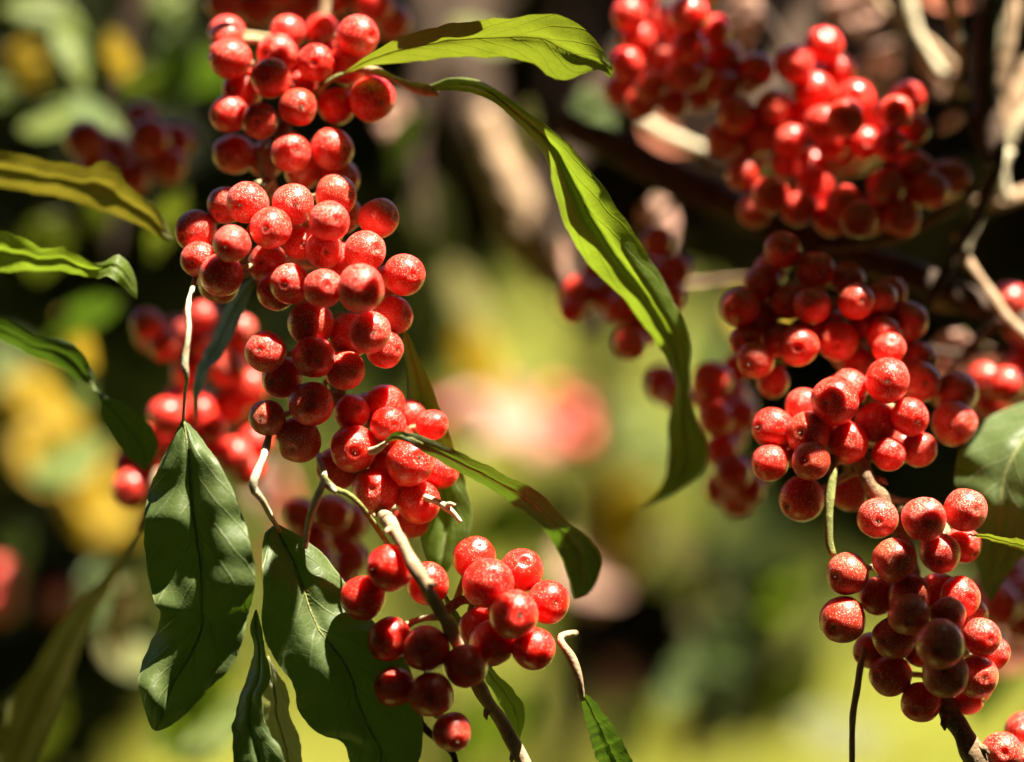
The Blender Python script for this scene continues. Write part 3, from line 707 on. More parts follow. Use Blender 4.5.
leaf('largest dark leaf at the bottom, just right of the hanging one',
     [(276, 524, -2), (264, 535, -3), (262, 560, -5), (263, 590, -6), (262, 620, -6), (266, 642, -6), (282, 668, -6), (296, 690, -6), (300, 715, -6), (322, 735, -6), (345, 745, -5), (352, 775, -4), (365, 800, -3)],
     [(278, 524, -2), (300, 536, -2), (325, 556, -2), (345, 582, -2), (358, 600, -2), (375, 622, -3), (398, 645, -4), (412, 672, -4), (421, 705, -4), (423, 735, -4), (418, 765, -4), (400, 785, -4), (368, 800, -3)],
     'leaf_dark', 1.8, 2.6, [(270, 432, 1, 7), (264, 455, -5, 8), (256, 475, -9, 9), (253, 488, -9, 10), (262, 500, -8, 7), (270, 515, -5, 6), (280, 532, -2, 4)], 'pale', rib=3.0, N=70)
leaf('narrow dark leaf seen edge-on at the bottom between the two big ones',
     [(255, 610, -1), (250, 628, -1), (254, 650, -2), (246, 680, -3), (236, 710, -4), (232, 735, -5), (235, 765, -6), (245, 800, -6)],
     [(257, 610, -1), (262, 630, -2), (266, 655, -5), (270, 680, -7), (262, 700, -8), (268, 730, -9), (282, 752, -9), (292, 800, -8)],
     'leaf_dark', 1.2, 1.8, None)
leaf('pale greenish curled leaf fragment lit between the bottom dark leaves',
     [(268, 655, 3), (275, 668, 3), (288, 690, 3), (290, 715, 3), (300, 740, 3), (305, 800, 3)], [(268, 657, 3), (264, 680, 4), (262, 705, 5), (266, 730, 5), (272, 755, 5), (285, 800, 4)], 'leaf_silver', 1.0, 1.2)
leaf('arching dark green leaf curving over the glossy berries and down to the right',
     [(384, 443, -6), (390, 434, -8), (402, 431, -10), (425, 437, -9), (455, 450, -7), (490, 467, -3), (520, 482, 0), (545, 497, 2), (565, 520, 5), (585, 535, 8), (599, 552, 11), (600, 572, 13), (590, 592, 14), (576, 598, 15)],
     [(384, 446, -6), (394, 440, -8), (408, 443, -10), (430, 456, -7), (455, 470, -3), (482, 484, 2), (508, 500, 5), (530, 516, 8), (546, 532, 10), (556, 548, 12), (564, 565, 13), (570, 582, 14), (572, 592, 15), (575, 599, 15)],
     'leaf_dark', 1.0, .8, [(366, 452, -2, 8), (376, 450, -4, 8), (386, 443, -6, 5)], 'pale', rib=2.5)
leaf('upright bright green leaf behind the glossy berries',
     [(404, 326, 9), (411, 340, 10), (421, 362, 10), (431, 384, 10), (441, 408, 10), (452, 440, 10), (463, 475, 10), (471, 505, 10), (470, 530, 10), (456, 560, 10), (440, 582, 11)],
     [(403, 328, 9), (403, 345, 13), (407, 370, 15), (409, 395, 16), (410, 420, 17), (412, 450, 17), (416, 480, 17), (420, 510, 16), (422, 535, 14), (428, 560, 12), (438, 582, 11)],
     'leaf_bright', 1.5, .8)
leaf('narrow light green leaf under the bright bunch beside the brown twig',
     [(445, 592, 1), (458, 612, 1), (474, 640, 1), (492, 668, 1), (508, 684, 1), (522, 702, 1), (525, 718, 2), (520, 738, 2)],
     [(443, 593, 1), (450, 618, 4), (462, 644, 6), (478, 668, 6), (492, 690, 5), (502, 708, 4), (511, 724, 3), (519, 738, 2)], 'leaf_bright', .8, .5)
leaf('dark leaf on a brown curved stalk at the bottom, right of the bright bunch',
     [(580, 690, -2), (590, 697, -3), (602, 710, -4), (614, 728, -4), (626, 748, -4), (640, 775, -4)],
     [(580, 691, -2), (582, 706, 0), (586, 722, 1), (592, 745, 1), (600, 765, 1), (610, 785, 0)], 'leaf_dark', .8, .4,
     [(576, 633, 0, 6), (568, 634, -2, 8), (560, 637, -3, 9), (563, 645, -4, 8), (571, 657, -4, 9), (578, 675, -4, 9), (582, 700, -2, 6)], 'tan')
leaf('broad green leaf with white sunlit spots at the right edge',
     [(1060, 386, 26), (1030, 400, 24), (1003, 410, 22), (980, 424, 20), (962, 446, 18), (955, 470, 17), (960, 500, 16), (968, 530, 16), (975, 560, 17), (982, 588, 18), (990, 600, 19)],
     [(1070, 400, 20), (1065, 430, 14), (1060, 455, 10), (1055, 480, 8), (1050, 500, 8), (1046, 520, 9), (1040, 535, 11), (1030, 548, 13), (1015, 565, 15), (1002, 585, 17), (992, 600, 19)],
     'leaf_dark', 1.5, 1.2)
leaf('slim yellowish green leaf tip poking in from the right below the speckled berries', [(968, 534, 2), (985, 534, 1), (1005, 537, 0), (1030, 541, 0), (1060, 548, 0)], [(968, 535, 2), (985, 539, 3), (1005, 545, 3), (1030, 556, 3), (1060, 575, 3)], 'leaf_olive', .5, .4)
leaf('narrow dark green leaf behind the sharpest bunch pointing down left',
     [(262, 270, 14), (248, 300, 14), (236, 330, 14), (222, 355, 14), (208, 372, 14), (200, 395, 14), (197, 425, 14)],
     [(260, 270, 14), (236, 292, 18), (222, 315, 20), (210, 340, 20), (198, 365, 19), (192, 392, 17), (196, 425, 14)], 'leaf_dark', 1.0, .8)
leaf('long blurred tan-green dry leaf at the lower left corner',
     [(140, 528, 40), (122, 570, 43), (100, 605, 46), (84, 640, 47), (70, 680, 47), (55, 720, 47), (20, 790, 44)], [(138, 527, 40), (112, 565, 38), (85, 595, 36), (55, 630, 35), (30, 670, 35), (5, 710, 35), (-20, 790, 38)], 'leaf_brown', 1.5, 1.0,
     [(160, 470, 44, 9), (150, 500, 42, 9), (139, 530, 40, 10)], 'tan')

# blurred leaves behind, one by one: base point, direction (degrees, down is positive), length and width in the picture, depth
def bgleaf(label, x, y, z, ang, L, Wd, mat, tilt=0.0, roll=0.0, bend=0.15, grp='blurred leaves behind'):
    c, s = math.cos(rad(ang)), math.sin(rad(ang))
    A, B = [], []
    for i in range(9):
        t = i / 8
        wd = Wd * 0.5 * (math.sin(math.pi * t ** 0.8) ** 0.85 if 0 < t < 1 else 0)
        off = bend * L * 4 * t * (1 - t) * .5
        bx, by = x + c * L * t - s * off, y + s * L * t + c * off
        zz = z + tilt * t
        A.append((bx - s * wd, by + c * wd, zz - roll * wd / (Wd + 1)))
        B.append((bx + s * wd + .01, by - c * wd, zz + roll * wd / (Wd + 1)))
    return leaf(label, A, B, mat, 2.0, 1.8, None, name='leaf', group=grp, N=26, K=8, rib=3)
bgleaf('very blurred yellow-green leaf arching in the top left corner', 0, 10, 120, 20, 95, 34, 'leaf_bright', 5, 6, -.35)
bgleaf('blurred pale-tipped leaf below the arching one at top left', 52, 30, 110, 62, 70, 26, 'leaf_bright', -4, 8, -.2)
bgleaf('soft lime leaf near the left edge under the arching leaf', 20, 40, 150, 70, 55, 36, 'leaf_yellow', 4, 4)
bgleaf('soft lime leaf at the very left edge, smaller', -10, 80, 150, 40, 40, 26, 'leaf_bright', 4, 4)
bgleaf('blurred upright yellowish leaf in the dark upper left', 112, 30, 130, 66, 64, 24, 'leaf_yellow', 4, 8)
bgleaf('bright lime leaf cut by the top edge left of the berries', 160, -20, 140, 60, 50, 40, 'leaf_bright', 0, 5)
bgleaf('dim green upright leaf left of the upper berries', 190, 10, 130, 95, 120, 40, 'leaf_dark', 10, 8)
bgleaf('dim olive blurred leaf under the browning leaf', 60, 215, 140, 110, 70, 50, 'leaf_olive', 6, 8)
bgleaf('dim green leaf behind the browning leaf tip', 110, 180, 120, 100, 60, 30, 'leaf_olive', 6, 8)
for i, (x, y, a, L, Wd, lab) in enumerate([
    (10, 376, 40, 100, 60, 'uppermost of the blurred yellow leaves at left'),
    (90, 400, 130, 90, 56, 'yellow blurred leaf crossing the middle of the yellow patch at left'),
    (10, 440, 15, 110, 64, 'yellow blurred leaf low in the yellow patch at left'),
    (70, 480, 40, 90, 60, 'dull yellow blurred leaf under the yellow patch, near the red berries'),
    (-20, 350, 20, 70, 50, 'pale lime blurred leaf above the yellow patch at the left edge')]):
    bgleaf(lab, x, y, 195 + 14 * i, a, L, Wd, 'leaf_yellow' if i < 4 else 'leaf_bright', 6, 12, .1)
bgleaf('bright blurred green leaf below the tip of the big hanging leaf', 225, 640, 120, 118, 130, 70, 'leaf_bright', 6, 10, .1)
bgleaf('bright blurred green leaf at the bottom edge, under its neighbour', 150, 745, 130, -20, 120, 60, 'leaf_bright', 6, 10, .1)
bgleaf('orange tan withered blurred leaf beside the big hanging leaf', 135, 575, 110, 100, 90, 34, 'leaf_brown', 4, 8)
bgleaf('withered pinkish leaf below the stub of tan branch at right', 965, 330, 60, 110, 62, 44, 'leaf_pink', 4, 6)
bgleaf('pale withered leaf right of the pinkish one at right', 985, 345, 64, 70, 62, 34, 'leaf_pink', 4, -6)
bgleaf('withered pinkish leaf hanging between the pale bare branches at top right', 1006, 70, 60, 105, 72, 34, 'leaf_pink', 4, 8)
bgleaf('pink blurred leaf hanging at the top edge above the glittering bunch', 850, -25, 90, 75, 70, 56, 'leaf_pink', 4, 6)
bgleaf('pale cream blurred leaf hanging beside the glittering bunch', 895, 40, 100, 110, 75, 36, 'leaf_pink', 4, 8)
bgleaf('small pale pink blurred leaf above the glittering bunch at right', 932, 40, 80, 90, 46, 24, 'leaf_pink', 0, 6)
bgleaf('pale tan blurred leaf lying along the top right corner', 915, -14, 76, 20, 60, 22, 'leaf_pink', 0, -6)
bgleaf('pink blurred leaf between the upper right bunch and the upright branch', 950, 60, 80, 105, 40, 24, 'leaf_pink', 0, 6)
bgleaf('small coral leaf stuck on the dark upright branch', 965, 112, 44, 138, 36, 20, 'leaf_pink', 0, 6)
bgleaf('pale grey-pink blurred leaf between the upper right berries and the leaf tip', 750, -10, 90, 95, 60, 36, 'leaf_pink', 0, -6)
bgleaf('cream blurred leaf in the gap under the top right berries', 640, 108, 84, 40, 70, 36, 'leaf_pink', 0, -8)
bgleaf('pinkish blurred leaf under the thick branch near the hanging leaf', 655, 195, 90, 75, 60, 40, 'leaf_pink', 0, 6)
bgleaf('dark green blurred leaf under the top centre leaf tip', 585, 85, 90, 70, 80, 40, 'leaf_dark', 4, 6)
bgleaf('dusky green leaf behind the right berry bunches', 760, 100, 120, 80, 90, 50, 'leaf_dark', 4, 6)
bgleaf('pink-red withered leaf at the right edge below the spotted leaf', 1040, 555, 70, 125, 100, 60, 'leaf_pink', 6, 6)
bgleaf('pale pink withered leaf at the right edge beside the big speckled bunch', 1035, 640, 90, 150, 60, 50, 'leaf_pink', 6, 6)
bgleaf('small pale tan leaf behind the tan twig end', 395, 95, 120, 85, 55, 34, 'leaf_pink', 0, 6)
bgleaf('cream dry leaf standing behind the hanging leaf berries', 560, 235, 80, 80, 60, 18, 'leaf_pink', 0, 6)

for i, (x, y, a, lab) in enumerate([(450, 400, 20, 'far withered pink leaf at the left of the large soft pink patch'), (500, 380, 60, 'far withered pink leaf at the top of the large soft pink patch'),
    (490, 440, -10, 'far withered pink leaf at the bottom of the large soft pink patch'), (590, 390, 130, 'far withered pink leaf at the right of the large soft pink patch')]):
    bgleaf(lab, x, y, 270 + 10 * i, a, 90, 46, 'leaf_pink', 6, 14, .1)
bgleaf('far withered pale leaf hanging behind the dark curl of the arching leaf', 560, 545, 280, 40, 80, 44, 'leaf_pink', 6, 14, .1)
bgleaf('far withered pale leaf hanging behind the pale forked twig', 262, 450, 200, 70, 90, 40, 'leaf_pink', 6, 14, .1)

# =================================================================== unseen leaves added off-frame along the sun rays to shade the berries
LB = []
for s in range(3):
    V, F, UV = [], [], []
    for i in range(15):
        t = i / 14
        wd = 0.5 * (math.sin(math.pi * t ** 0.85) ** 0.8 if 0 < t < 1 else 0.01)
        for j in range(5):
            u = j / 4
            V.append(Vector(((u - .5) * 2 * wd, t - .5, 0.10 * (abs(u - .5) * 2) ** 2 * wd * 2 + .06 * math.sin(t * 5 + s + u * 2))))
            UV.append((u, t))
    for i in range(14):
        for j in range(4):
            q = i * 5 + j
            F.append((q, q + 1, q + 6, q + 5))
    LB.append(mesh('leaf_blade', V, F, M['leaf_dark'], UV))
SHADES = []
def shade(x, y, z, L, Wd, ang, t=None, tilt=0.0):
    p = P(x, y, z)
    if t is None:
        t = 0.03
        while True:
            q = proj(p + SUN * t)
            if q[1] < -40 - L * 0.75 or q[0] > 1100 + L: break
            t += 0.004
    SHADES.append((p + SUN * t, L * MPX, Wd * MPX, ang, tilt))
sx = SUN.cross(Vector((0, 1, 0))).normalized()
sy = SUN.cross(sx).normalized()
ALWAYS_DARK = ('dark shaded berries hanging', 'nearly black-red', 'dark out-of-focus', 'shadowy maroon', 'dull dark red', 'dark red blurred', 'dark blurred')
LITP, DARKP = [], []
for (lab, b, p) in BPOS:
    dark = any(lab.startswith(a) for a in ALWAYS_DARK) or (len(b) > 4 and b[4] <= 0.76 and not lab.startswith('three speckled') and not lab.startswith('six red'))
    if dark: DARKP.append((b, p, 3 if lab.startswith('dark shaded grape') else 2 if lab.startswith('dark shaded berries') else 1 if lab.startswith('big sharp') else 1 if 'blurred' in lab else 0))
    elif b[3] < 0.75: LITP.append(p)
LITP += [P(*q) for q in ((398, 535, -13), (408, 555, -15), (420, 575, -17), (436, 605, -16), (500, 100, 2), (540, 140, 2), (580, 190, 4), (610, 240, 7), (640, 290, 11), (560, 40, 2), (500, 40, 2), (590, 55, 3),
         (960, 120, 44), (1000, 60, 55), (985, 40, 60), (960, 302, 56), (985, 310, 55), (700, 183, 68), (165, 590, 0), (225, 655, -7), (155, 670, -3), (320, 650, -4), (60, 650, 41), (100, 600, 41), (40, 710, 41), (850, 5, 90), (895, 60, 100), (935, 60, 80), (1006, 100, 60), (985, 375, 64), (965, 360, 60), (905, 10, 70), (930, 60, 67), (1000, 170, 48), (980, 215, 47), (1010, 135, 55), (900, 22, 69), (957, 35, 48), (675, 138, 75), (1000, 440, 16), (985, 470, 12), (1000, 520, 12), (970, 490, 15), (285, 735, 4), (185, 330, 2), (255, 485, 0), (312, 515, 1))]
NX = [P(*q) for q in ((60, 650, 41), (100, 600, 41), (40, 710, 41), (1000, 440, 16), (985, 470, 12), (1000, 520, 12), (970, 490, 15), (530, 240, 145), (505, 180, 145), (225, 655, -7), (155, 670, -3), (320, 650, -4), (160, 580, 0), (235, 560, -9), (330, 600, -3), (580, 190, 4), (640, 290, 11), (400, 80, 8), (430, 90, 7), (462, 84, 5), (520, 115, 2), (600, 60, 2))]
NX += [p for (lab, b, p) in BPOS if b[3] < .7 and ((lab.startswith('three speckled') and b[3] < .2) or (lab.startswith('big sharp') and len(b) > 4 and b[4] == 1) or (len(b) == 4 and lab.startswith(('bright red rounded', 'half sunlit', 'largest and sharp'))))]
def clash(c, L, Wd, a, b, tol=0):
    m = 0
    for w_, q in [(1, q) for q in LITP] + [(9, q) for q in NX]:
        v = q - c
        if v.dot(SUN) > 0: continue
        if (abs(v.dot(a)) / (L * .55 + .0024)) ** 2 + (abs(v.dot(b)) / (Wd * .55 + .0024)) ** 2 < 1:
            m += w_
            if m > tol: return True
    return False
done = []
for (b, p, tol) in sorted(DARKP, key=lambda q: -q[1].z):
    if any(abs((p - c).dot(a)) < L * .36 and abs((p - c).dot(bb)) < Wd * .32 and (c - p).dot(SUN) > 0 for (c, L, Wd, a, bb) in done): continue
    t0 = 0.03
    while True:
        q = proj(p + SUN * t0)
        if q[1] < -75: break
        t0 += 0.004
    got = None
    for k in (1.0, .8, .65, .5, .4, .32):
        L, Wd = 150 * MPX * k, 74 * MPX * k
        for ang in (10, 70, 130, 40, 100, 160):
            for sh in (0, .25, -.25):
                a = sx * math.cos(rad(ang)) + sy * math.sin(rad(ang))
                bb = SUN.cross(a)
                c = p + SUN * (t0 + random.uniform(0, .05)) + a * (L * sh)
                if not clash(c, L, Wd, a, bb, tol):
                    got = (c, L, Wd, a, bb, ang); break
            if got: break
        if got: break
    if got:
        done.append(got[:5])
        SHADES.append((got[0], got[1], got[2], got[5], 0))
S2 = SHADES
SHADES = []
shade(205, 500, -6, 200, 66, 70); shade(235, 590, -9, 90, 40, 100)
shade(310, 580, -4, 120, 70, 60); shade(390, 710, -4, 110, 60, 100); shade(355, 720, -4, 70, 30, 20)
shade(250, 690, -5, 100, 44, 100)
shade(545, 505, 5, 110, 50, -38); shade(580, 560, 11, 70, 50, -60); shade(500, 475, 0, 60, 36, -38)
shade(660, 400, 25, 110, 60, 80); shade(690, 460, 28, 110, 60, 80); shade(128, 430, 13, 90, 60, 50)
for q in ((700, 190, 54), (770, 225, 50), (640, 160, 58), (860, 260, 46)): shade(*q, 130, 60, -20)
shade(985, 110, 43, 100, 40, 80); shade(970, 220, 38, 130, 36, 60)
keep = []
for (c, L, Wd, ang, tilt) in SHADES:
    a = sx * math.cos(rad(ang)) + sy * math.sin(rad(ang))
    b = SUN.cross(a)
    for k in (1, .85, .7, .55, .42, 0):
        if k == 0: break
        bad = 0
        for q in LITP + NX:
            v = q - c
            if v.dot(SUN) > 0: continue
            if (abs(v.dot(a)) / (L * .55 * k + .0022)) ** 2 + (abs(v.dot(b)) / (Wd * .55 * k + .0022)) ** 2 < 1: bad += 1
        if not bad: break
    if k: keep.append((c, L * k, Wd * k, ang, tilt))
SHADES = keep + S2
print('shade leaves', len(keep), len(S2), len(DARKP), len(LITP))
SHADES.sort(key=lambda s: s[0].x)
chunks = [SHADES[i::3] for i in range(3)]
names = ['leafy shoot overhead above the left bunches, out of the frame', 'leafy shoot overhead above the middle bunches, out of the frame', 'leafy shoot overhead above the right bunches, out of the frame']
k3 = len(SHADES) // 3 + 1
for ci in range(3):
    ch = SHADES[ci * k3:(ci + 1) * k3]
    ys = sorted(ch, key=lambda s: s[0].z)
    cen = sum((s[0] for s in ch), Vector()) / len(ch)
    top = max(s[0].z for s in ch) + 0.05
    root = empty('overhead_shoot', cen, names[ci], 'leafy shoot', 'leafy shoots overhead')  # unseen shoot, added only to carry the shading blades
    p0 = Vector((cen.x - .03, cen.y + .04, top + .10))
    spine = [p0 + (cen + Vector((0, 0, .05)) - p0) * (q / 12) for q in range(13)]
    V, F = tube_data([s - cen for s in spine], [0.0035 - 0.0015 * q / 12 for q in range(13)], 8, .2)
    link('stem', mesh('stem', V, F, M['brown']), (0, 0, 0), root)
    for q, (c, L, Wd, ang, tilt) in enumerate(ch):
        z = SUN
        a = sx * math.cos(rad(ang)) + sy * math.sin(rad(ang))
        z = (SUN + sx * random.uniform(-.25, .25) + sy * random.uniform(-.25, .25)).normalized()
        yv = (a - z * a.dot(z)).normalized()
        xv = yv.cross(z)
        Mx = Matrix((xv, yv, z)).transposed().to_4x4()
        o = link('leaf', LB[q % 3], c - cen, root)  # added blade, set on the sun ray to cast shade
        o.rotation_euler = Mx.to_euler()
        o.scale = (Wd * 1.1, L * 1.1, L)

# =================================================================== the garden behind
def sheet(name, x0, x1, y0, y1, n, mat, zf):
    V, F = [], []
    for i in range(n + 1):
        for j in range(n + 1):
            x, y = x0 + (x1 - x0) * i / n, y0 + (y1 - y0) * j / n
            V.append(Vector((x, y, zf(x, y))))
    for i in range(n):
        for j in range(n):
            q = i * (n + 1) + j
            F.append((q, q + n + 1, q + n + 2, q + 1))
    return link(name, mesh(name, V, F, mat))
t = NT('lawn soil')
ob = t.n('TexCoord').outputs['Object']
n1 = t.n('TexNoise', {'Vector': ob, 'Scale': 2.4, 'Detail': 6.0, 'Roughness': 0.6}).outputs[0]
n2 = t.n('TexNoise', {'Vector': ob, 'Scale': 2.0, 'Detail': 4.0}).outputs[0]
c = t.mix(t.ramp(n1, [(0.42, 0.0), (0.62, 1.0)]), (0.15, 0.18, 0.02), (0.40, 0.39, 0.06))
c = t.mix(t.ramp(n2, [(0.58, 0.0), (0.70, 0.8)]), c, (0.36, 0.24, 0.13))
M['lawn'] = t.surf(t.n('BsdfPrincipled', {'Base Color': c, 'Roughness': 0.85}).outputs[0])
tag(sheet('ground', -300, 300, -60, 900, 60, M['lawn'], lambda x, y: 0.0), kind='structure')
M['grass'] = plain_leafage('grass blades', (0.17, 0.19, 0.02), (0.40, 0.37, 0.06), (0.42, 0.40, 0.04), 0.35, 1.5)
V, F = [], []
for i in range(9000):
    y = 3.5 + 11 * random.random() ** 1.4
    x = random.uniform(-1, 1) * (0.25 * y + .3)
    for b in range(3):
        a = random.uniform(0, 6.28); h = random.uniform(.05, .13); wv = random.uniform(.004, .008)
        bx, by = x + random.uniform(-.03, .03), y + random.uniform(-.03, .03)
        lx, ly = math.cos(a) * h * .5, math.sin(a) * h * .5
        q = len(V)
        V += [Vector((bx - wv, by, 0)), Vector((bx + wv, by, 0)), Vector((bx + lx * .4 + wv * .6, by + ly * .4, h * .6)), Vector((bx + lx * .4 - wv * .6, by + ly * .4, h * .6)), Vector((bx + lx, by + ly, h))]
        F += [(q, q + 1, q + 2, q + 3), (q + 3, q + 2, q + 4)]
o = tag(link('grass', mesh('grass', V, F, M['grass'])), 'sunlit yellow-green grass far behind the berries', 'grass', kind='stuff')

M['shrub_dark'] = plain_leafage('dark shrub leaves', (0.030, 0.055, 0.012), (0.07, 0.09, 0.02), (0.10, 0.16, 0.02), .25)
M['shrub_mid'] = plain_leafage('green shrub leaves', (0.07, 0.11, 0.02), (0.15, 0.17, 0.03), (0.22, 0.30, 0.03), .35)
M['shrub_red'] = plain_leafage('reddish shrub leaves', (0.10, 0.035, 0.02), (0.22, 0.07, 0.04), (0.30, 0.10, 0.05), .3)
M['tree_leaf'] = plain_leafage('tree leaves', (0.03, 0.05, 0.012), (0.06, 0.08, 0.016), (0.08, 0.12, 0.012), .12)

def foliage(V, F, c, rx, ry, rz, n, ls, shell=.35):
    for i in range(n):
        d = Vector((random.gauss(0, 1), random.gauss(0, 1), random.gauss(0, 1))).normalized()
        q = random.random() ** shell
        p = c + Vector((d.x * rx * q, d.y * ry * q, d.z * rz * q))
        u = Vector((random.gauss(0, 1), random.gauss(0, 1), random.gauss(0, .6))).normalized()
        v = u.cross(Vector((random.gauss(0, 1), random.gauss(0, 1), random.gauss(0, 1)))).normalized()
        l = ls * random.uniform(.6, 1.3); wd = l * random.uniform(.16, .24)
        b = len(V)
        V += [p - u * l * .5, p + v * wd + u * l * .02, p + u * l * .5, p - v * wd + u * l * .02, ]
        F += [(b, b + 1, b + 2), (b, b + 2, b + 3)]

def shrub(label, x, y, w, h, mat, n=2500, ls=.06, clumps=10, zb=.15, name='shrub', cat='shrub', group='shrubs behind'):
    root = empty(name, (x, y, 0), label, cat, group)
    V, F = [], []
    for i in range(clumps):
        a = random.uniform(0, 6.28); q = math.sqrt(random.random()) * .65
        cz = zb + (h - zb) * random.uniform(.2, .8)
        foliage(V, F, Vector((math.cos(a) * w * q, math.sin(a) * w * q, cz)), w * .5, w * .5, (h - zb) * .32, n // clumps, ls)
    link('crown', mesh('crown', V, F, mat, smooth=False), (0, 0, 0), root)
    for i in range(7):
        V, F = [], []
        a = random.uniform(0, 6.28)
        pts = [Vector((math.cos(a) * .04 * w + math.cos(a) * w * .55 * t * t, math.sin(a) * .04 * w + math.sin(a) * w * .55 * t * t, -.02 + h * .85 * t)) for t in (0, .25, .5, .75, 1)]
        tube_data(pts, [.016 * h * (1 - .7 * t) for t in (0, .25, .5, .75, 1)], 7, V=V, F=F)
        link('stem', mesh('stem', V, F, M['dark']), (0, 0, 0), root)
    return root
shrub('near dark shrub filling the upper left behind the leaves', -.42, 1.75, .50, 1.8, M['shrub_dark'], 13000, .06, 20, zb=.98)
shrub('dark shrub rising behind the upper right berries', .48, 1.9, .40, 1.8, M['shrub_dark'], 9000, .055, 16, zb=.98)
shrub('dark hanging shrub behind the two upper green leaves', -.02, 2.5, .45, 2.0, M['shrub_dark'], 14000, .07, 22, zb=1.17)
shrub('olive shrub in the middle distance left of centre', -.95, 5.6, .8, 1.25, M['shrub_mid'], 5000, .08, 14)
shrub('green shrub in the middle distance right of centre', 1.25, 6.6, .8, 1.1, M['shrub_mid'], 5000, .08, 14)
shrub('far dark shrub closing the lawn behind the pink patch', -.2, 13, 1.6, 1.5, M['shrub_dark'], 5000, .12, 18)
shrub('far olive shrub closing the lawn at left', -3.2, 13.5, 1.6, 1.6, M['shrub_mid'], 5000, .12, 18)
shrub('far olive shrub closing the lawn at right', 2.9, 13.5, 1.6, 1.6, M['shrub_mid'], 5000, .12, 18)
shrub('low dark shrub on the lawn below the right bunches', .40, 5.0, .13, .42, M['shrub_dark'], 2600, .05, 8, zb=.02)
shrub('low reddish shrub on the lawn below centre', .21, 5.0, .12, .30, M['shrub_red'], 1500, .05, 6, zb=.02)

shrub('low dark shrub on the lawn at the lower left', -.80, 5.0, .26, .55, M['shrub_dark'], 3000, .05, 8, zb=.02)
# unseen canopy added above the frame to throw dappled shade
def added_tree(label, targets, base, t, n, ls):
    root = empty('tree', base, label, 'tree', 'trees overhead')
    V, F = [], []
    for (c, r) in targets:
        p = Vector(c) + SUN * t - Vector(base)
        foliage(V, F, p, r, r, r * .5, n, ls, .6)
    link('crown', mesh('crown', V, F, M['tree_leaf'], smooth=False), (0, 0, 0), root)
    V, F = [], []
    top = sum((Vector(c) for c, r in targets), Vector()) / len(targets) + SUN * t - Vector(base)
    pts = [Vector((0, 0, -.05)), Vector((top.x * .1, top.y * .1, top.z * .35)), Vector((top.x * .4, top.y * .4, top.z * .7)), top]
    tube_data(pts, [.09, .07, .05, .025], 12, V=V, F=F)
    for (c, r) in targets:
        p = Vector(c) + SUN * t - Vector(base)
        q = pts[2].lerp(p, .5) + Vector((0, 0, .1))
        tube_data([pts[2], q, p], [.035, .022, .008], 7, V=V, F=F)
    link('trunk', mesh('trunk', V, F, M['dark']), (0, 0, 0), root)
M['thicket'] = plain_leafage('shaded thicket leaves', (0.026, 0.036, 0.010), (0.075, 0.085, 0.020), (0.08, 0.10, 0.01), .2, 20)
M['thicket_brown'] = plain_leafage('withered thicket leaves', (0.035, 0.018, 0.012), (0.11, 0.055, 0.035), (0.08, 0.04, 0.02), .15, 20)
def thicket(label, x, y, z, rx, ry, depth, n, mat, nt, ls=.032):
    c = P(x, y, z)
    k = MPX * (D0 + z * .001) / D0
    root = empty('shrub_branch', c, label, 'shrub branch', 'shaded branches behind')
    V, F = [], []
    foliage(V, F, Vector((0, 0, 0)), rx * k, depth, ry * k, n, ls, .5)
    link('foliage', mesh('foliage', V, F, mat, smooth=False), (0, 0, 0), root)
    for i in range(nt):
        V, F = [], []
        a = Vector((random.uniform(-1, 1) * rx * k, random.uniform(-1, 1) * depth, ry * k * 1.2))
        b = a + Vector((random.uniform(-.6, .6) * rx * k, random.uniform(-.4, .4) * depth, -ry * k * random.uniform(1.2, 2.4)))
        m = a.lerp(b, .5) + Vector((random.gauss(0, .01), 0, random.gauss(0, .01)))
        tube_data([a, a.lerp(m, .5), m, m.lerp(b, .5), b], [.004, .0036, .003, .0024, .0015], 7, .2, V=V, F=F)
        link('stem', mesh('stem', V, F, M['dark']), (0, 0, 0), root)
    return root
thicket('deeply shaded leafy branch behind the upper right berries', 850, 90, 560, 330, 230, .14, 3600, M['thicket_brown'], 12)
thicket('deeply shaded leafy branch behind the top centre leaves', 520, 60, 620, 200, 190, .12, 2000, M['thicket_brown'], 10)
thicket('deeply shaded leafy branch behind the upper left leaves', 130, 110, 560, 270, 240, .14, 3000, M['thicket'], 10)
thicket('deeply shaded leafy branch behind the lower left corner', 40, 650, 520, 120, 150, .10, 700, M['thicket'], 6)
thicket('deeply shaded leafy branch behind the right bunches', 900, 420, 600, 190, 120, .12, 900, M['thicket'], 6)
thicket('small shaded leafy branch low behind the gap right of centre', 735, 665, 560, 50, 80, .05, 120, M['thicket'], 3)
thicket('small shaded reddish branch low behind the bottom green stalk', 640, 640, 560, 70, 70, .05, 110, M['thicket_brown'], 3)
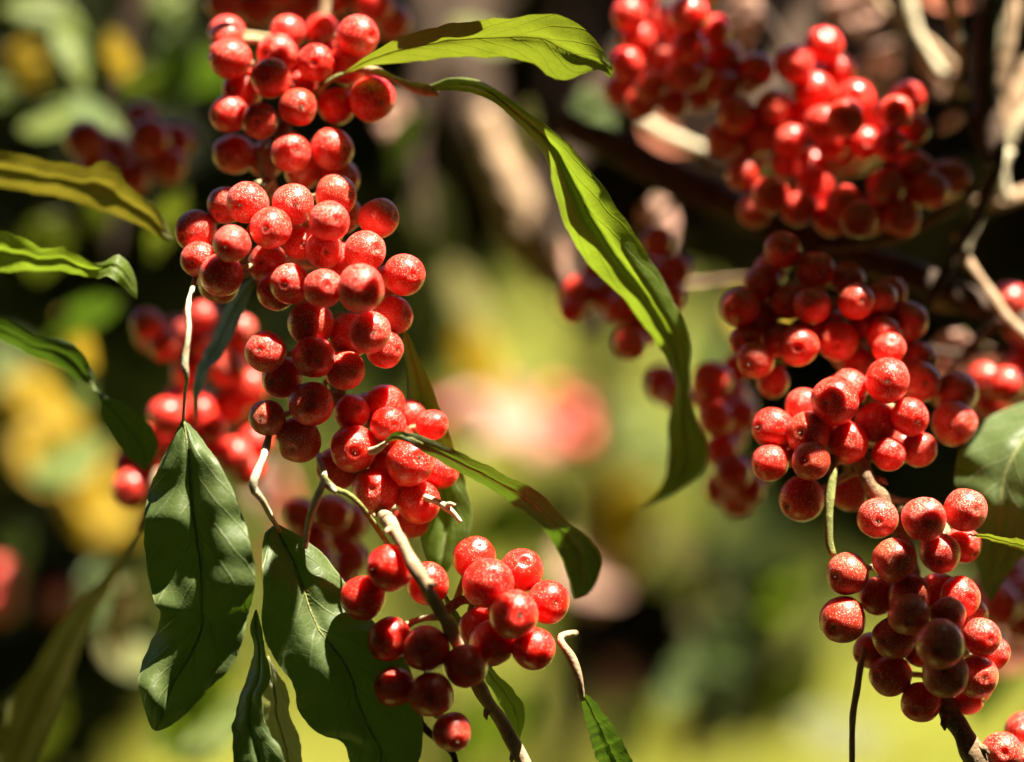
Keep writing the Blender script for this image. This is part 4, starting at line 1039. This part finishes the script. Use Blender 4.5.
LEAFY = [(640, 690, 240, 100, 90, 34, 'leaf_bright', 'blurred lime leaf low right of the bottom dark leaf'), (790, 720, 260, 10, 110, 50, 'leaf_olive', 'blurred olive leaf at the bottom edge left of the thin dangling twig'),
    (700, 560, 260, 80, 100, 46, 'leaf_olive', 'blurred olive leaf in the gap left of the big speckled bunch'),
    (730, 600, 250, 95, 120, 54, 'leaf_dark', 'dark green blurred leaf in the gap left of the big speckled bunch'), (470, 320, 260, 70, 90, 44, 'leaf_yellow', 'blurred yellow-green leaf right of the sharpest bunch'),
    (430, 180, 190, 80, 90, 46, 'leaf_olive', 'dim olive blurred leaf right of the upper left bunches'), (450, 260, 240, 60, 90, 30, 'leaf_brown', 'pale dry blurred leaf right of the sharpest bunch, higher up'),
    (610, 400, 280, 40, 120, 60, 'leaf_bright', 'blurred lime leaf left of the hanging leaf tip'), (560, 500, 300, 150, 120, 60, 'leaf_bright', 'blurred lime leaf behind the arching leaf'),
    (640, 470, 300, 100, 110, 60, 'leaf_yellow', 'blurred yellow-green leaf below the hanging leaf tip'), (530, 690, 260, 130, 110, 54, 'leaf_bright', 'blurred lime leaf right of the brown twig at the bottom'),
    (820, 640, 280, 110, 110, 50, 'leaf_olive', 'blurred olive leaf just left of the thin dangling twig'), (60, 690, 200, 120, 100, 50, 'leaf_olive', 'dim olive blurred leaf at the lower left corner'),
    (95, 560, 170, 70, 90, 44, 'leaf_dark', 'dark blurred leaf left of the big hanging leaf'), (20, 520, 180, 100, 80, 40, 'leaf_dark', 'dark blurred leaf at the left edge under the yellow patch'),
    (100, 640, 160, 20, 80, 36, 'leaf_olive', 'blurred olive leaf between the dry leaf and the hanging leaf'), (250, 60, 150, 160, 90, 40, 'leaf_dark', 'dark blurred leaf left of the upper left bunch'),
    (730, 300, 200, 30, 80, 40, 'leaf_yellow', 'small yellow-green blurred leaf left of the dark right bunch'), (930, 560, 200, 60, 110, 50, 'leaf_olive', 'blurred olive leaf behind the big speckled bunch')]
LEAFY += [(150, 60, 110, 100, 80, 34, 'leaf_bright', 'blurred green leaf hanging near the top edge left of the upper left bunch'),
    (70, 95, 95, 35, 70, 30, 'leaf_dark', 'dark green blurred leaf above the nearly black-red berries'), (20, 130, 120, -25, 80, 30, 'leaf_bright', 'green blurred leaf at the left edge just above the browning leaf'),
    (185, 190, 100, 115, 80, 30, 'leaf_olive', 'olive blurred leaf left of the sharpest bunch'), (120, 300, 110, 150, 90, 34, 'leaf_dark', 'dark green blurred leaf just under the pale folded leaf tip'),
    (60, 310, 120, 60, 70, 34, 'leaf_yellow', 'small yellowish blurred leaf under the bright folded leaf at left'), (30, 480, 140, -30, 90, 44, 'leaf_bright', 'green blurred leaf crossing the bottom of the yellow patch'),
    (70, 350, 120, 75, 70, 34, 'leaf_bright', 'green blurred leaf crossing the top of the yellow patch'), (420, 110, 120, 110, 80, 30, 'leaf_dark', 'dark green blurred leaf below the tan twig end'),
    (530, 100, 110, 95, 70, 26, 'leaf_brown', 'brownish blurred leaf behind the start of the long hanging leaf'), (450, 20, 120, 20, 80, 30, 'leaf_olive', 'olive blurred leaf above the top centre leaf'),
    (700, 330, 160, 70, 90, 40, 'leaf_bright', 'green blurred leaf right of the hanging leaf, level with the pink patch'), (660, 720, 180, -70, 90, 36, 'leaf_dark', 'dark blurred leaf standing at the bottom edge right of the bottom dark leaf'),
    (800, 560, 170, 110, 90, 40, 'leaf_bright', 'green blurred leaf left of the thin greenish stalk'), (1015, 650, 130, 120, 90, 40, 'leaf_dark', 'dark blurred leaf at the right edge below the pale pink withered one')]
for (x, y, z, a, L, Wd, m, lab) in LEAFY: bgleaf(lab, x, y, z, a, L, Wd, m, 8, 14, .12)
for i, (pts, m, lab) in enumerate([
    ([(905, -20, 70, 14), (915, 30, 68, 13), (940, 70, 66, 11), (965, 95, 62, 8)], 'pale', 'pale blurred twig slanting between the upper right bunch and the upright branch'),
    ([(740, -20, 95, 10), (775, 30, 90, 9), (800, 80, 86, 8)], 'dark', 'thin dark blurred twig above the glittering bunch'),
    ([(1040, 190, 66, 18), (1005, 200, 62, 16), (975, 205, 60, 12)], 'tan', 'tan blurred stub jutting in from the right edge'),
    ([(1030, 60, 66, 16), (1012, 110, 64, 18), (1004, 150, 62, 10)], 'tan', 'tan blurred branch hanging at the right edge beside the pale bare ones'),
    ([(700, 175, 70, 8), (650, 225, 70, 7), (625, 265, 68, 5)], 'dark', 'thin dark blurred twig behind the upper part of the hanging leaf'),
    ([(640, 285, 80, 7), (690, 285, 76, 8), (735, 280, 70, 7), (775, 275, 60, 6)], 'tan', 'thin tan blurred twig joining the hanging leaf berries and the dark right bunch'),
    ([(890, 320, 50, 10), (930, 350, 50, 9), (990, 352, 52, 8), (1040, 345, 52, 10)], 'dark', 'thin dark blurred twig under the pale stub at right'),
    ([(1000, 320, 40, 8), (960, 360, 44, 7), (935, 420, 46, 5)], 'dark', 'thin dark blurred twig dropping behind the right end of the dark bunch'),
    ([(420, -20, 180, 26), (425, 60, 176, 24), (415, 150, 172, 18), (430, 240, 170, 10)], 'dark', 'dark blurred stick right of the upper left bunch'),
    ([(150, -20, 170, 22), (120, 60, 168, 20), (130, 150, 164, 16), (110, 260, 160, 8)], 'dark', 'dark blurred stick in the upper left behind the leaves'),
    ([(1010, 150, 52, 9), (992, 185, 50, 10), (975, 225, 50, 9), (962, 262, 50, 6)], 'pale', 'pale blurred twig hanging beside the upright dark branch near the right edge'),
    ([(1040, 90, 58, 12), (1015, 130, 57, 13), (1000, 165, 57, 14), (1008, 200, 57, 9)], 'pale', 'cream blurred crooked twig at the right edge under the pale bare branches'),
    ([(860, -20, 74, 9), (890, 15, 72, 10), (925, 40, 70, 9), (960, 70, 68, 6)], 'tan', 'tan blurred twig crossing above the right end of the glittering bunch'),
    ([(945, -20, 50, 12), (955, 25, 50, 13), (962, 65, 50, 10), (948, 100, 50, 6)], 'pale', 'cream blurred twig left of the two pale bare branches at top right'),
    ([(640, 120, 80, 12), (675, 140, 78, 14), (705, 150, 76, 10)], 'pale', 'cream blurred dead stub in the gap above the thick dark branch'),
    ([(690, 760, 260, 22), (700, 690, 258, 18), (690, 620, 254, 10)], 'dark', 'dark blurred stick low in the gap right of centre')]):
    twig('twig', lab, 'twig', pts, M[m], GT, 0.3, 26)
root = empty('tree', (3.2, 8.5, 0), 'loose-crowned tree dappling the lawn, its crown above the frame', 'tree')  # unseen, added to break up the sun on the lawn
V, F = [], []
for i in range(26):
    q = Vector((random.uniform(-2.2, 2.2), random.uniform(4.3, 10), 0)) + SUN * random.uniform(3.6, 4.4) - Vector(root.location)
    foliage(V, F, q, .5, .5, .2, 60, .16, .6)
link('crown', mesh('crown', V, F, M['tree_leaf'], smooth=False), (0, 0, 0), root)
V, F = [], []
tube_data([Vector((0, 0, -.05)), Vector((-.1, -.1, 2)), Vector((-.6, -.3, 3.4)), Vector((-2, -1, 4.1))], [.13, .1, .07, .02], 12, V=V, F=F)
for e in ((-4, .5, 4.0), (-3, -3.5, 4.0), (-1, 1, 4.2), (-5, -2, 4.0)):
    e = Vector(e); h = Vector((-.6, -.3, 3.4))
    tube_data([h, h.lerp(e, .5) + Vector((0, 0, .2)), e], [.06, .04, .012], 8, V=V, F=F)
link('trunk', mesh('trunk', V, F, M['dark']), (0, 0, 0), root)
root = empty('tree', (-1.6, -1.4, 0), 'broad low-branched tree whose crown arches over and behind the viewpoint', 'tree')  # unseen canopy added to cut sky light, open only towards the sun
b0 = Vector(root.location)
V, F = [], []
cc = Vector((0, .5, 1.35))
for i in range(24000):
    while True:
        d = Vector((random.gauss(0, 1), random.gauss(0, 1), random.gauss(0, 1))).normalized()
        if d.z < (-.42 if d.y < .35 else -.1): continue
        if d.angle(SUN) < rad(8 + 2.5 * mnoise.noise(d * 4)): continue
        if d.y > .55 and d.z < .75: continue
        break
    p = cc + d * random.uniform(2.4, 3.3)
    if (p.y > 3.0 and p.z < 2.6) or p.z < .03: continue
    foliage(V, F, p - b0, .1, .1, .1, 1, .30)
link('crown', mesh('crown', V, F, M['tree_leaf'], smooth=False), (0, 0, 0), root)
V, F = [], []
hub = Vector((-1.4, -1.1, 2.6)) - b0
tube_data([Vector((0, 0, -.05)), Vector((.03, .05, 1.2)), hub], [.14, .11, .08], 12, V=V, F=F)
for e in ((-2, .8, 3.6), (-.6, 0, 4.3), (.6, -1.6, 3.4), (-2, -1.6, 3.6), (1.6, -.4, 3.9), (-1.2, 1.8, 4.2)):
    e = Vector(e) - b0
    tube_data([hub, hub.lerp(e, .5) + Vector((0, 0, .25)), e], [.06, .04, .015], 8, V=V, F=F)
link('trunk', mesh('trunk', V, F, M['dark']), (0, 0, 0), root)
